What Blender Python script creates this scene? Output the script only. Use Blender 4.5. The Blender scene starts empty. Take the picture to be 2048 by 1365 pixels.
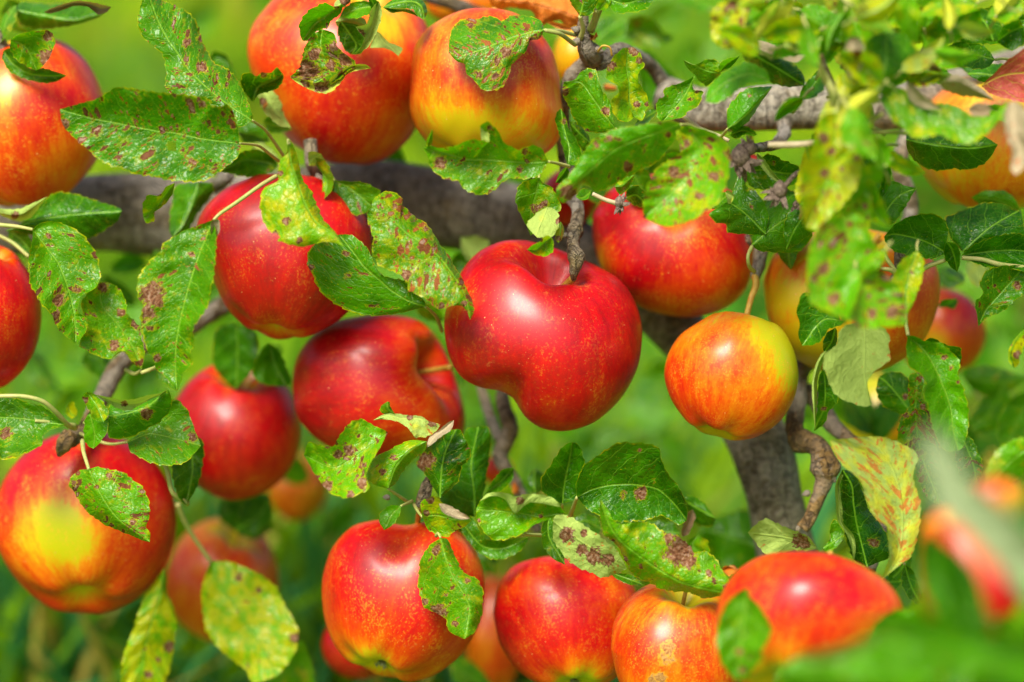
import bpy, math, random
import numpy as np
from mathutils import Vector

# ------------------------------------------------------------------ camera, sky, sun, exposure
SC = bpy.context.scene
PITCH = math.radians(15)
CAM = np.array([0.0, 0.0, 0.72])
RIGHT = np.array([1.0, 0, 0]); FWD = np.array([0, math.cos(PITCH), -math.sin(PITCH)]); UP = np.array([0, math.sin(PITCH), math.cos(PITCH)])
K = 36.0 / 85.0 / 2048.0
cam_data = bpy.data.cameras.new('camera'); cam = bpy.data.objects.new('camera', cam_data)
SC.collection.objects.link(cam); SC.camera = cam
cam.location = CAM; cam.rotation_euler = (math.pi / 2 - PITCH, 0, 0)
cam_data.lens = 85; cam_data.sensor_width = 36; cam_data.clip_start = 0.05; cam_data.clip_end = 400
cam_data.dof.use_dof = True; cam_data.dof.focus_distance = 0.955; cam_data.dof.aperture_fstop = 3.0
cam_data.dof.aperture_blades = 9

SUN_EL, SUN_AZ = math.radians(54), math.radians(204)      # azimuth clockwise from +Y: sun stands behind the camera, to the left
world = bpy.data.worlds.new("World"); SC.world = world; world.use_nodes = True
wn = world.node_tree; wn.nodes.clear()
sky = wn.nodes.new('ShaderNodeTexSky'); sky.sky_type = 'NISHITA'; sky.sun_disc = False
sky.sun_elevation = SUN_EL; sky.sun_rotation = SUN_AZ; sky.air_density = 0.6; sky.dust_density = 5.0; sky.ozone_density = 0.0
bg = wn.nodes.new('ShaderNodeBackground'); bg.inputs[1].default_value = 0.09
wo = wn.nodes.new('ShaderNodeOutputWorld'); wn.links.new(sky.outputs[0], bg.inputs[0]); wn.links.new(bg.outputs[0], wo.inputs[0])
sun_data = bpy.data.lights.new('sun', 'SUN'); sun_data.energy = 3.1; sun_data.angle = math.radians(27); sun_data.color = (1.0, 0.94, 0.84)
sun = bpy.data.objects.new('sun', sun_data); SC.collection.objects.link(sun)
sdir = Vector((math.sin(SUN_AZ) * math.cos(SUN_EL), math.cos(SUN_AZ) * math.cos(SUN_EL), math.sin(SUN_EL)))
sun.rotation_euler = sdir.to_track_quat('Z', 'Y').to_euler()
SC.view_settings.view_transform = 'Standard'; SC.view_settings.look = 'None'
SC.view_settings.exposure = 1.0; SC.view_settings.gamma = 1.0; SC.view_settings.use_curve_mapping = False
SC.cycles.use_denoising = True
SC.cycles.max_bounces = 6; SC.cycles.diffuse_bounces = 4; SC.cycles.glossy_bounces = 2; SC.cycles.transmission_bounces = 4
SC.cycles.use_adaptive_sampling = True; SC.cycles.adaptive_threshold = 0.01

# ------------------------------------------------------------------ coordinates: a point of the photograph at a distance of its own
def wpt(px, py, d):
    return CAM + RIGHT * ((px - 1024) * K * d) + UP * ((682.5 - py) * K * d) + FWD * d
def wpts(P):                                   # P: (n,3) of px, py, distance
    P = np.asarray(P, float); d = P[:, 2:3]
    return CAM + RIGHT * ((P[:, 0:1] - 1024) * K * d) + UP * ((682.5 - P[:, 1:2]) * K * d) + FWD * d
REG = {'A': (0, 0, 2.967), 'B': (480, 0, 2.967), 'C': (960, 0, 2.967), 'D': (1448, 0, 2.967),
       'E': (0, 440, 2.967), 'F': (480, 440, 2.967), 'G': (960, 440, 2.967), 'H': (1448, 440, 2.967),
       'I': (0, 860, 2.703), 'J': (480, 860, 2.703), 'K': (960, 860, 2.703), 'L': (1448, 860, 2.703), 'P': (0, 0, 1.0)}
def pts(reg, s):
    ox, oy, k = REG[reg]
    return np.array([[ox + float(a.split(',')[0]) / k, oy + float(a.split(',')[1]) / k] for a in s.split()])

def catmull(P, n):
    """n+1 points evenly spaced along a smooth curve through P"""
    P = np.asarray(P, float)
    if len(P) > 2:
        Q = np.vstack([2 * P[0] - P[1], P, 2 * P[-1] - P[-2]]); out = []
        for i in range(1, len(Q) - 2):
            t = np.linspace(0, 1, 9)[:-1, None]
            p0, p1, p2, p3 = Q[i - 1], Q[i], Q[i + 1], Q[i + 2]
            m1 = (p2 - p0) * .42; m2 = (p3 - p1) * .42
            L = np.linalg.norm(p2 - p1) + 1e-9
            for m in (m1, m2):
                l = np.linalg.norm(m)
                if l > L: m *= L / l
            out.append((2*t**3-3*t**2+1)*p1 + (t**3-2*t**2+t)*m1 + (-2*t**3+3*t**2)*p2 + (t**3-t**2)*m2)
        out.append(P[-1:]); P = np.vstack(out)
    seg = np.linalg.norm(np.diff(P[:, :2], axis=0), axis=1); s = np.concatenate([[0], np.cumsum(seg)])
    s += np.arange(len(s)) * 1e-9
    q = np.linspace(0, s[-1], n + 1)
    return np.stack([np.interp(q, s, P[:, k]) for k in range(P.shape[1])], 1)

def link(o, parent=None):
    SC.collection.objects.link(o)
    if parent is not None: o.parent = parent
    return o
def mesh_obj(name, V, F, mat, parent=None, origin=None, smooth=True, attrs=None, total=None):
    """V in world space; the object's origin is put at `origin` (world)"""
    V = np.asarray(V, float); origin = V.mean(0) if origin is None else np.asarray(origin, float)
    me = bpy.data.meshes.new(name); me.from_pydata((V - origin).tolist(), [], [tuple(f) for f in F])
    if smooth: me.polygons.foreach_set('use_smooth', [True] * len(me.polygons))
    for k, a in (attrs or {}).items():
        a = np.asarray(a, np.float32)
        if a.ndim == 1:
            at = me.attributes.new(k, 'FLOAT', 'POINT'); at.data.foreach_set('value', a)
        else:
            at = me.attributes.new(k, 'FLOAT_VECTOR', 'POINT'); at.data.foreach_set('vector', a.ravel())
    me.materials.append(mat); me.update()
    o = bpy.data.objects.new(name, me); link(o, parent)
    po = np.array(parent['org']) if parent is not None and 'org' in parent else np.zeros(3)
    o['org'] = [float(x) for x in origin]
    o.location = Vector(origin - po)
    return o
def tag(o, label=None, cat=None, group=None, kind=None):
    for k, v in (('label', label), ('category', cat), ('group', group), ('kind', kind)):
        if v: o[k] = v
    return o
def empty(name, org, label, cat, group=None):
    o = bpy.data.objects.new(name, None); o.empty_display_size = .02; link(o)
    o.location = Vector(org); o['org'] = [float(x) for x in org]
    return tag(o, label, cat, group)

def vnoise(P, scale, seed=0):
    """cheap smooth 3D value noise, numpy, in [-1,1]"""
    P = np.asarray(P, float) * scale + seed * 17.13 + 500
    i = np.floor(P).astype(np.int64); f = P - i; f = f * f * (3 - 2 * f)
    def h(a):
        n = (a[:, 0] * 374761393 + a[:, 1] * 668265263 + a[:, 2] * 2147483647) & 0xffffffff
        n = ((n ^ (n >> 13)) * 1274126177) & 0xffffffff
        return ((n ^ (n >> 16)) & 0xffff) / 32767.5 - 1
    r = 0
    for dx in (0, 1):
        for dy in (0, 1):
            for dz in (0, 1):
                w = (f[:, 0] if dx else 1 - f[:, 0]) * (f[:, 1] if dy else 1 - f[:, 1]) * (f[:, 2] if dz else 1 - f[:, 2])
                r = r + w * h(i + np.array([dx, dy, dz]))
    return r

# ------------------------------------------------------------------ node helper
class NT:
    def __init__(s, name):
        s.m = bpy.data.materials.new(name); s.m.use_nodes = True; s.t = s.m.node_tree; s.t.nodes.clear()
    def n(s, typ, **kw):
        x = s.t.nodes.new(typ)
        for k, v in kw.items(): setattr(x, k, v)
        return x
    def put(s, sock, v):
        if isinstance(v, bpy.types.NodeSocket): s.t.links.new(v, sock)
        elif v is not None:
            if sock.type == 'RGBA' and len(v) == 3: v = (*v, 1)
            sock.default_value = v
    def math(s, op, a, b=0.0, c=None, clamp=False):
        x = s.n('ShaderNodeMath', operation=op, use_clamp=clamp); s.put(x.inputs[0], a); s.put(x.inputs[1], b)
        if c is not None: s.put(x.inputs[2], c)
        return x.outputs[0]
    def vmath(s, op, a, b=None, scale=None):
        x = s.n('ShaderNodeVectorMath', operation=op); s.put(x.inputs[0], a)
        if b is not None: s.put(x.inputs[1], b)
        if scale is not None: s.put(x.inputs['Scale'], scale)
        return x.outputs[0]
    def attr(s, name, obj=False, vec=False):
        x = s.n('ShaderNodeAttribute', attribute_type='OBJECT' if obj else 'GEOMETRY', attribute_name=name)
        return x.outputs['Vector' if vec else 'Fac']
    def step(s, v, lo, hi, a=0.0, b=1.0):
        x = s.n('ShaderNodeMapRange', interpolation_type='SMOOTHSTEP'); s.put(x.inputs[0], v)
        for i, q in enumerate((lo, hi, a, b)): s.put(x.inputs[i + 1], q)
        return x.outputs[0]
    def mix(s, f, a, b, mode='MIX'):
        x = s.n('ShaderNodeMix', data_type='RGBA', blend_type=mode); s.put(x.inputs[0], f); s.put(x.inputs[6], a); s.put(x.inputs[7], b)
        return x.outputs[2]
    def noise(s, vec, scale, detail=2.0, rough=.5, out=0):
        x = s.n('ShaderNodeTexNoise'); s.put(x.inputs['Vector'], vec); s.put(x.inputs['Scale'], scale)
        s.put(x.inputs['Detail'], detail); s.put(x.inputs['Roughness'], rough); return x.outputs[out]
    def vor(s, vec, scale, feature='F1'):
        x = s.n('ShaderNodeTexVoronoi', feature=feature); s.put(x.inputs['Vector'], vec); s.put(x.inputs['Scale'], scale); return x
    def ramp(s, f, stops):
        x = s.n('ShaderNodeValToRGB'); s.put(x.inputs[0], f); e = x.color_ramp.elements
        while len(e) < len(stops): e.new(.5)
        for i, (p, c) in enumerate(stops): e[i].position = p; e[i].color = (*c, 1)
        return x.outputs[0]
    def comb(s, x, y, z):
        c = s.n('ShaderNodeCombineXYZ'); s.put(c.inputs[0], x); s.put(c.inputs[1], y); s.put(c.inputs[2], z); return c.outputs[0]
    def sep(s, v):
        c = s.n('ShaderNodeSeparateXYZ'); s.put(c.inputs[0], v); return c.outputs
    def bump(s, h, strength=.5, dist=.001, normal=None):
        b = s.n('ShaderNodeBump'); s.put(b.inputs['Height'], h); b.inputs['Strength'].default_value = strength; b.inputs['Distance'].default_value = dist
        if normal is not None: s.put(b.inputs['Normal'], normal)
        return b.outputs[0]
    def bsdf(s, col, rough=.5, spec=.5, normal=None, **kw):
        b = s.n('ShaderNodeBsdfPrincipled'); s.put(b.inputs['Base Color'], col); s.put(b.inputs['Roughness'], rough)
        s.put(b.inputs['Specular IOR Level'], spec)
        if normal is not None: s.put(b.inputs['Normal'], normal)
        for k, v in kw.items(): s.put(b.inputs[k.replace('_', ' ')], v)
        return b.outputs[0]
    def out(s, sh):
        o = s.n('ShaderNodeOutputMaterial'); s.put(o.inputs[0], sh); return s.m

# ------------------------------------------------------------------ materials
def leaf_material(name, dark, light, yellow, under, vein, lime=(.20, .46, .001), trans=.38, rough=.30, spotcol=((.09, .026, .004), (.27, .17, .115))):
    N = NT(name); lv = N.attr('lv', vec=True); s, t, u = N.sep(lv); ev = N.attr('ev'); nec = N.attr('nec')
    sp, ye, tone = N.attr('sp', True), N.attr('ye', True), N.attr('tone', True)
    rnd = N.n('ShaderNodeObjectInfo').outputs['Random']; bf = N.n('ShaderNodeNewGeometry').outputs['Backfacing']
    p = N.comb(s, t, N.math('MULTIPLY', rnd, 173.0))
    n1 = N.noise(p, .11, 2); n2 = N.noise(p, .9, 3)
    tn = N.math('ADD', tone, N.math('MULTIPLY', N.math('SUBTRACT', n1, .5), 1.3), clamp=True)  # random tone blotches, deepened to paint relief shading into the green
    tn = N.math('ADD', tn, N.math('MULTIPLY', N.math('SUBTRACT', n2, .5), .18), clamp=True)
    col = N.mix(tn, dark, light)
    col = N.mix(N.math('MULTIPLY', ye, N.math('ADD', .45, N.math('MULTIPLY', tn, .5))), col, lime)
    # yellowing patches and flecks
    yn = N.noise(N.vmath('ADD', p, (31, 7, 3)), .22, 3)
    ym = N.step(N.math('ADD', yn, N.math('SUBTRACT', N.math('MULTIPLY', ye, .58), .74)), 0.0, .30)
    col = N.mix(N.math('MULTIPLY', ym, .85), col, yellow)
    fn = N.noise(N.vmath('ADD', p, (3, 77, 9)), 1.5, 2)
    fl = N.step(N.math('ADD', fn, N.math('MULTIPLY', N.math('ADD', ye, sp), .055)), .70, .76)
    col = N.mix(N.math('MULTIPLY', fl, .7), col, yellow)
    # veins
    at = N.math('ABSOLUTE', t)
    mid = N.math('SUBTRACT', 1.0, N.step(at, .18, .52))
    f = N.math('SUBTRACT', s, N.math('MULTIPLY', at, .72)); f = N.math('ADD', f, N.math('MULTIPLY', N.math('MULTIPLY', at, at), -.018))
    f = N.math('ADD', f, N.math('MULTIPLY', N.math('SUBTRACT', N.noise(p, .25, 1), .5), 4.0))
    f = N.math('ADD', f, N.math('MULTIPLY', N.math('SIGN', t), 1.9))
    fr = N.math('ABSOLUTE', N.math('SUBTRACT', N.math('FRACT', N.math('DIVIDE', f, 7.4)), .5))
    sec = N.math('SUBTRACT', 1.0, N.step(fr, .012, .04))
    te = N.vor(N.vmath('ADD', N.comb(s, t, 0), N.vmath('SCALE', N.noise(p, .6, 1, out=1), scale=1.2)), .48, 'DISTANCE_TO_EDGE').outputs[0]
    ter = N.math('SUBTRACT', 1.0, N.step(te, .0, .075))
    vm = N.math('MAXIMUM', N.math('MULTIPLY', mid, .95), N.math('MULTIPLY', sec, .62)); vm = N.math('MAXIMUM', vm, N.math('MULTIPLY', ter, .20))
    col = N.mix(vm, col, vein)
    rim = N.step(N.math('ADD', ev, N.math('MULTIPLY', N.math('SUBTRACT', n2, .5), .06)), .945, .985)
    col = N.mix(N.math('MULTIPLY', rim, N.step(N.noise(p, .35, 2), .38, .62, .12, .8)), col, yellow)
    # scab spots, big and small, with halos
    q0 = N.comb(N.math('MULTIPLY', N.math('SUBTRACT', s, N.math('MULTIPLY', at, .72)), 1.35), N.math('MULTIPLY', t, .80), N.math('MULTIPLY', rnd, 173.0))
    pd = N.vmath('ADD', q0, N.vmath('SCALE', N.vmath('SUBTRACT', N.noise(p, .8, 3, out=1), (.5, .5, .5)), scale=3.0))
    cl = N.math('ADD', N.math('ADD', N.math('MULTIPLY', sp, 1.12), .04), N.math('MULTIPLY', N.math('SUBTRACT', N.noise(N.vmath('ADD', p, (9, 5, 1)), .10, 2), .5), 1.5))
    def spots(scale, k, rmax):
        v = N.vor(pd, scale); c = N.sep(v.outputs['Color']); d = v.outputs['Distance']
        r = N.math('MULTIPLY', N.math('SUBTRACT', N.math('ADD', c[0], N.math('MULTIPLY', cl, k)), 1.0), rmax, clamp=True)
        core = N.step(N.math('SUBTRACT', r, d), 0.0, .05); halo = N.step(N.math('SUBTRACT', N.math('ADD', r, N.step(r, 0, .05, 0, .16)), d), 0.0, .12)
        inner = N.step(N.math('SUBTRACT', N.math('MULTIPLY', r, .62), d), 0.0, .05)
        return core, halo, N.math('MULTIPLY', inner, N.step(c[1], .5, .75)), c[2]
    c1, h1, i1, q1 = spots(.27, .80, .75); c2, h2, i2, q2 = spots(.60, .72, .75); c3, h3, i3, q3 = spots(.13, .42, .9)
    halo = N.math('MAXIMUM', N.math('MAXIMUM', h1, h3), h2); col = N.mix(N.math('MULTIPLY', halo, .30), col, yellow)
    rust = N.mix(rnd, (.34, .10, .010), (.13, .05, .018)); sc1 = N.mix(q1, spotcol[0], rust); c1 = N.math('MAXIMUM', c1, c3); i1 = N.math('MAXIMUM', i1, i3); sc1 = N.mix(i1, sc1, spotcol[1])
    sc2 = N.mix(q2, spotcol[0], (.28, .085, .012)); sc2 = N.mix(i2, sc2, spotcol[1])
    col2 = N.mix(c2, col, sc2); col2 = N.mix(c1, col2, sc1)
    # dead patches
    nn = N.math('ADD', N.math('SUBTRACT', nec, .02), N.math('MULTIPLY', N.math('SUBTRACT', N.noise(N.vmath('SCALE', pd, scale=1.0), .5, 4, .65), .5), 1.5))
    nm = N.step(nn, .5, .58); nc = N.ramp(N.noise(p, .9, 3, .6), [(.30, (.045, .016, .005)), (.43, (.13, .045, .012)), (.55, (.22, .11, .05)), (.68, (.32, .22, .15)), (.8, (.16, .06, .02))])
    col2 = N.mix(N.math('MULTIPLY', N.step(nn, .36, .5), .6), col2, yellow); nc = N.mix(N.step(nn, .66, .52), nc, (.10, .035, .010)); top = N.mix(nm, col2, nc)
    # underside
    uv_ = N.mix(N.math('MULTIPLY', tn, .5), under, tuple(min(1, c * 1.25) for c in under)); uv_ = N.mix(N.math('MULTIPLY', vm, .55), uv_, tuple(min(1, c * 1.5) for c in under))
    uv_ = N.mix(N.math('MULTIPLY', ym, .72), uv_, yellow)
    uv_ = N.mix(N.math('MULTIPLY', N.math('MAXIMUM', c1, N.math('MULTIPLY', c2, .7)), .75), uv_, (.46, .10, .012)); uv_ = N.mix(nm, uv_, nc)
    fin = N.mix(bf, top, uv_)
    h = N.math('ADD', N.math('MULTIPLY', vm, -.8), N.math('MULTIPLY', N.noise(p, .35, 1), 1.5)); h = N.math('ADD', h, N.math('MULTIPLY', te, .8)); h = N.math('ADD', h, N.math('MULTIPLY', N.math('MAXIMUM', c1, nm), N.math('MULTIPLY', n2, -.8)))
    nrm = N.bump(h, .65, .0006)
    dead = N.math('MAXIMUM', N.math('MAXIMUM', c1, nm), bf)
    b = N.bsdf(fin, N.mix(dead, (rough,) * 3, (.8,) * 3),  .34, nrm)
    tr = N.n('ShaderNodeBsdfTranslucent'); N.put(tr.inputs[0], N.mix(1.0, fin, (1.25, 1.4, .4), 'MULTIPLY')); N.put(tr.inputs[1], nrm)
    mx = N.n('ShaderNodeMixShader'); N.put(mx.inputs[0], N.math('MULTIPLY', N.math('SUBTRACT', 1.0, N.math('MULTIPLY', dead, .5)), trans)); N.put(mx.inputs[1], b); N.put(mx.inputs[2], tr.outputs[0])
    return N.out(mx.outputs[0])
UNDER = (.27, .38, .075)
M_LEAF = leaf_material('apple_leaf', (.006, .080, .0005), (.075, .36, .001), (.48, .48, .003), UNDER, (.17, .40, .02))
M_ORANGE = leaf_material('withered_leaf', (.50, .13, .01), (.78, .27, .03), (.80, .40, .06), (.62, .26, .06), (.45, .13, .02), (.7, .25, .03), .25, .6)
M_GREY = leaf_material('dry_leaf', (.22, .13, .07), (.36, .28, .18), (.33, .30, .08), (.30, .25, .15), (.30, .24, .13), (.36, .28, .18), .2, .7)
M_PALE_SHEEN = leaf_material('pale_sheen_leaf', (.05, .12, .03), (.12, .3, .05), (.42, .44, .1), (.27, .34, .18), (.26, .34, .16))  # glossy reflection on the pale foreground leaf, put into its underside colour
M_RED = leaf_material('red_leaf', (.42, .035, .03), (.58, .10, .09), (.62, .40, .04), (.5, .2, .15), (.66, .45, .05), (.58, .10, .06), .25, .5)

def apple_material(name, scars=()):
    N = NT(name); tc = N.n('ShaderNodeTexCoord').outputs['Object']; mm = N.vmath('SCALE', tc, scale=1000.0)
    pol = N.attr('pol', vec=True); b = N.attr('blush'); g = N.attr('green'); rnd = N.n('ShaderNodeObjectInfo').outputs['Random']
    off = N.comb(N.math('MULTIPLY', rnd, 91), 0, 0); mmo = N.vmath('ADD', mm, off); po = N.vmath('ADD', pol, off)
    st = N.noise(N.vmath('MULTIPLY', po, (1, 1, .16)), 9.0, 3, .6); st2 = N.noise(N.vmath('MULTIPLY', po, (1, 1, .22)), 26.0, 2)
    big = N.noise(mmo, .055, 2); fine = N.noise(mmo, .55, 4, .7)
    m = N.math('ADD', b, N.math('MULTIPLY', N.math('SUBTRACT', st, .5), .42)); m = N.math('ADD', m, N.math('MULTIPLY', N.math('SUBTRACT', st2, .5), .16))
    m = N.math('ADD', m, N.math('MULTIPLY', N.math('SUBTRACT', big, .5), .40)); m = N.math('ADD', m, N.math('MULTIPLY', N.math('SUBTRACT', fine, .5), .22))
    ground = N.mix(g, (.60, .38, .002), (.40, .44, .002))
    red = N.ramp(m, [(.20, (.62, .32, .002)), (.40, (.66, .17, .001)), (.58, (.60, .045, .000)), (.76, (.50, .0, .003)), (1.0, (.27, .0, .004))])
    col = N.mix(N.step(m, .12, .38), ground, red)
    fk = N.noise(N.vmath('MULTIPLY', po, (1, 1, .45)), 34.0, 3, .6); fz = N.noise(mmo, .09, 2)
    fkm = N.step(N.math('ADD', fk, N.math('MULTIPLY', N.math('SUBTRACT', fz, .5), .5)), .56, .68); fkm = N.math('MULTIPLY', fkm, N.step(m, .90, .60, .07, .42)); col = N.mix(fkm, col, (.72, .34, .02))
    # lenticels
    v = N.vor(N.vmath('ADD', mmo, N.vmath('SCALE', N.noise(mmo, 1.6, 1, out=1), scale=.7)), .36); c = N.sep(v.outputs['Color'])
    r = N.math('MULTIPLY', N.math('SUBTRACT', c[0], .40), .20, clamp=True)
    dm = N.step(N.math('SUBTRACT', r, v.outputs['Distance']), 0.0, .03)
    v2 = N.vor(mmo, .9); d2 = N.step(N.math('SUBTRACT', N.math('MULTIPLY', N.math('SUBTRACT', N.sep(v2.outputs['Color'])[0], .50), .30), v2.outputs['Distance']), 0, .06)
    dm = N.math('MAXIMUM', N.math('MULTIPLY', dm, .9), N.math('MULTIPLY', d2, .75))
    col = N.mix(N.math('MULTIPLY', dm, .8), col, (.76, .40, .14))
    # faint russet net
    rn = N.noise(mmo, .28, 5, .75); rm = N.math('MULTIPLY', N.step(rn, .60, .72), .30); col = N.mix(rm, col, (.62, .30, .06))
    rough = N.math('ADD', .36, N.math('MULTIPLY', fine, .16)); h = N.math('MULTIPLY', fine, .25); h = N.math('ADD', h, N.math('MULTIPLY', dm, .5))
    for (x, y, z, rad) in scars:
        dist = N.n('ShaderNodeVectorMath', operation='DISTANCE'); N.put(dist.inputs[0], tc); dist.inputs[1].default_value = (x, y, z)
        d = N.math('DIVIDE', dist.outputs['Value'], rad)
        d = N.math('ADD', d, N.math('MULTIPLY', N.math('SUBTRACT', N.noise(mmo, .38, 4, .7), .5), 2.6))
        col = N.mix(N.math('MULTIPLY', N.step(d, 1.35, 1.0), .75), col, (.66, .30, .01))
        sc = N.ramp(N.noise(mmo, 1.0, 4, .7), [(.3, (.14, .05, .012)), (.46, (.34, .15, .035)), (.60, (.46, .25, .07)), (.75, (.22, .09, .02))])
        sm = N.step(d, 1.0, .9); col = N.mix(sm, col, sc); rough = N.math('ADD', rough, N.math('MULTIPLY', sm, .4)); h = N.math('ADD', h, N.math('MULTIPLY', sm, N.noise(mmo, 1.4, 3)))
    nrm = N.bump(h, .25, .0003)
    s = N.bsdf(col, rough, .34, nrm, Coat_Weight=.34, Coat_Roughness=.24, Subsurface_Weight=.0)
    return N.out(s)
M_APPLE = apple_material('apple_skin')

def bark_material():
    N = NT('bark'); tc = N.n('ShaderNodeTexCoord').outputs['Object']; mm = N.vmath('SCALE', tc, scale=1000.0)
    al = N.attr('along', vec=True); tone = N.attr('tone', True)
    n1 = N.noise(mm, .05, 4, .6); n2 = N.noise(mm, .35, 5, .7); st = N.noise(N.vmath('MULTIPLY', al, (.5, .5, 1.6)), .35, 4, .65)
    col = N.ramp(N.math('ADD', N.math('MULTIPLY', st, .5), N.math('MULTIPLY', n2, .5)), [(.30, (.035, .026, .012)), (.44, (.13, .10, .062)), (.55, (.23, .19, .13)), (.72, (.38, .33, .25))])
    olive = N.step(n1, .52, .62); col = N.mix(N.math('MULTIPLY', olive, .6), col, (.21, .15, .035))
    warm = N.ramp(N.math('ADD', N.math('MULTIPLY', N.noise(mm, .22, 4, .65), .5), N.math('MULTIPLY', st, .5)), [(.34, (.045, .028, .012)), (.46, (.16, .085, .018)), (.56, (.30, .165, .025)), (.7, (.24, .19, .12))]); col = N.mix(tone, col, warm)
    pl = N.vor(N.vmath('ADD', N.vmath('MULTIPLY', al, (1, 1, .6)), N.vmath('SCALE', N.noise(mm, .12, 3, out=1), scale=14.0)), .10); pc = N.sep(pl.outputs['Color'])
    col = N.mix(N.math('MULTIPLY', N.step(pc[0], .45, .8), N.math('SUBTRACT', .55, N.math('MULTIPLY', tone, .4))), col, (.40, .38, .33)); col = N.mix(N.math('MULTIPLY', N.step(pc[1], .7, .85), .5), col, (.05, .045, .035))
    crk = N.step(N.vor(N.vmath('ADD', N.vmath('MULTIPLY', al, (1, 1, .35)), N.vmath('SCALE', N.noise(mm, .3, 3, out=1), scale=4.0)), .16, 'DISTANCE_TO_EDGE').outputs[0], .05, .0); col = N.mix(N.math('MULTIPLY', crk, .45), col, (.03, .022, .015))
    col = N.mix(N.attr('grey', True), col, N.mix(N.step(st, .36, .60), (.13, .115, .08), (.46, .43, .34)))
    blk = N.step(N.noise(N.vmath('MULTIPLY', al, (1, 1, 2.2)), .55, 3, .6), .62, .68); col = N.mix(N.math('MULTIPLY', blk, .7), col, (.03, .024, .018))
    vv = N.vor(mm, .30); sp = N.step(N.math('SUBTRACT', N.math('MULTIPLY', N.math('SUBTRACT', N.sep(vv.outputs['Color'])[0], .55), .5), vv.outputs['Distance']), 0, .05)
    col = N.mix(N.math('MULTIPLY', sp, .7), col, (.45, .33, .2))
    h = N.math('ADD', N.math('MULTIPLY', st, .8), N.math('MULTIPLY', n2, 1.0)); h = N.math('ADD', h, N.math('MULTIPLY', sp, .5)); h = N.math('SUBTRACT', h, N.math('MULTIPLY', N.math('MAXIMUM', blk, crk), .6))
    return N.out(N.bsdf(col, .75, .35, N.bump(h, 1.0, .0024)))
M_BARK = bark_material()
def simple(name, c1, c2, scale=.5, rough=.6, bump=.3):
    N = NT(name); mm = N.vmath('SCALE', N.n('ShaderNodeTexCoord').outputs['Object'], scale=1000.0); n = N.noise(mm, scale, 3, .6)
    return N.out(N.bsdf(N.mix(N.step(n, .3, .7), c1, c2), rough, .4, N.bump(n, bump, .0004)))
M_STALK = simple('leaf_stalk', (.26, .33, .07), (.38, .36, .12), .25, .5)
M_STALK_TAN = simple('tan_stalk', (.42, .34, .2), (.5, .42, .26), .3, .6)
M_STEM = simple('apple_stem', (.42, .20, .02), (.5, .33, .05), .35, .5)
M_DRY = simple('dried_blossom', (.07, .045, .035), (.23, .17, .13), .8, .8, .8)
M_CALYX = simple('calyx', (.16, .15, .06), (.34, .34, .16), .9, .8, .8)
# ------------------------------------------------------------------ builders
def tube(name, P, R, mat, parent=None, nseg=12, seed=0, rough=.0, origin_first=True, knobs=(), cap=True, tone=0.0, label=None, step=None, grey=0.0):
    """P: (n,3) px,py,dist ; R: radii in px of the photograph at that distance"""
    P = np.asarray(P, float); R = np.asarray(R, float)
    L = np.linalg.norm(np.diff(P[:, :2], axis=0), axis=1).sum()
    n = int(np.clip(L / (step or max(3.0, R.mean() * .22)), 8, 260))
    C = catmull(np.column_stack([P, R]), n)
    W = wpts(C[:, :3]); r = C[:, 3] * K * C[:, 2]
    s = np.concatenate([[0], np.cumsum(np.linalg.norm(np.diff(W, axis=0), axis=1))])
    for (ks, kw, ka) in knobs: r = r * (1 + ka * np.exp(-((s / s[-1] - ks) / kw) ** 2))
    T = np.gradient(W, axis=0); T /= np.linalg.norm(T, axis=1)[:, None]
    ref = -FWD; A = np.cross(T, ref); A /= np.linalg.norm(A, axis=1)[:, None] + 1e-9; B = np.cross(T, A)
    a = np.linspace(0, 2 * np.pi, nseg, endpoint=False)
    V = W[:, None] + r[:, None, None] * (np.cos(a)[None, :, None] * A[:, None] + np.sin(a)[None, :, None] * B[:, None])
    V = V.reshape(-1, 3); cen = np.repeat(W, nseg, 0); rr = np.repeat(r, nseg)
    if rough:
        f = 1 / max(r.mean(), 1e-5)
        d = rough * (vnoise(V, f * .7, seed) * .6 + vnoise(V, f * 1.9, seed + 5) * .35 + vnoise(V, f * 5, seed + 9) * .15)
        V = cen + (V - cen) * (1 + d)[:, None]
    al = np.stack([np.cos(np.tile(a, n + 1)) * rr * 1000, np.sin(np.tile(a, n + 1)) * rr * 1000, np.repeat(s, nseg) * 1000], 1)
    F = [(i * nseg + j, i * nseg + (j + 1) % nseg, (i + 1) * nseg + (j + 1) % nseg, (i + 1) * nseg + j) for i in range(n) for j in range(nseg)]
    if cap:
        F.append(tuple(range(nseg - 1, -1, -1))); F.append(tuple(n * nseg + j for j in range(nseg)))
    o = mesh_obj(name, V, F, mat, parent, W[0], attrs={'along': al}); o['tone'] = float(tone); o['grey'] = float(grey)
    return tag(o, label)

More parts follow.
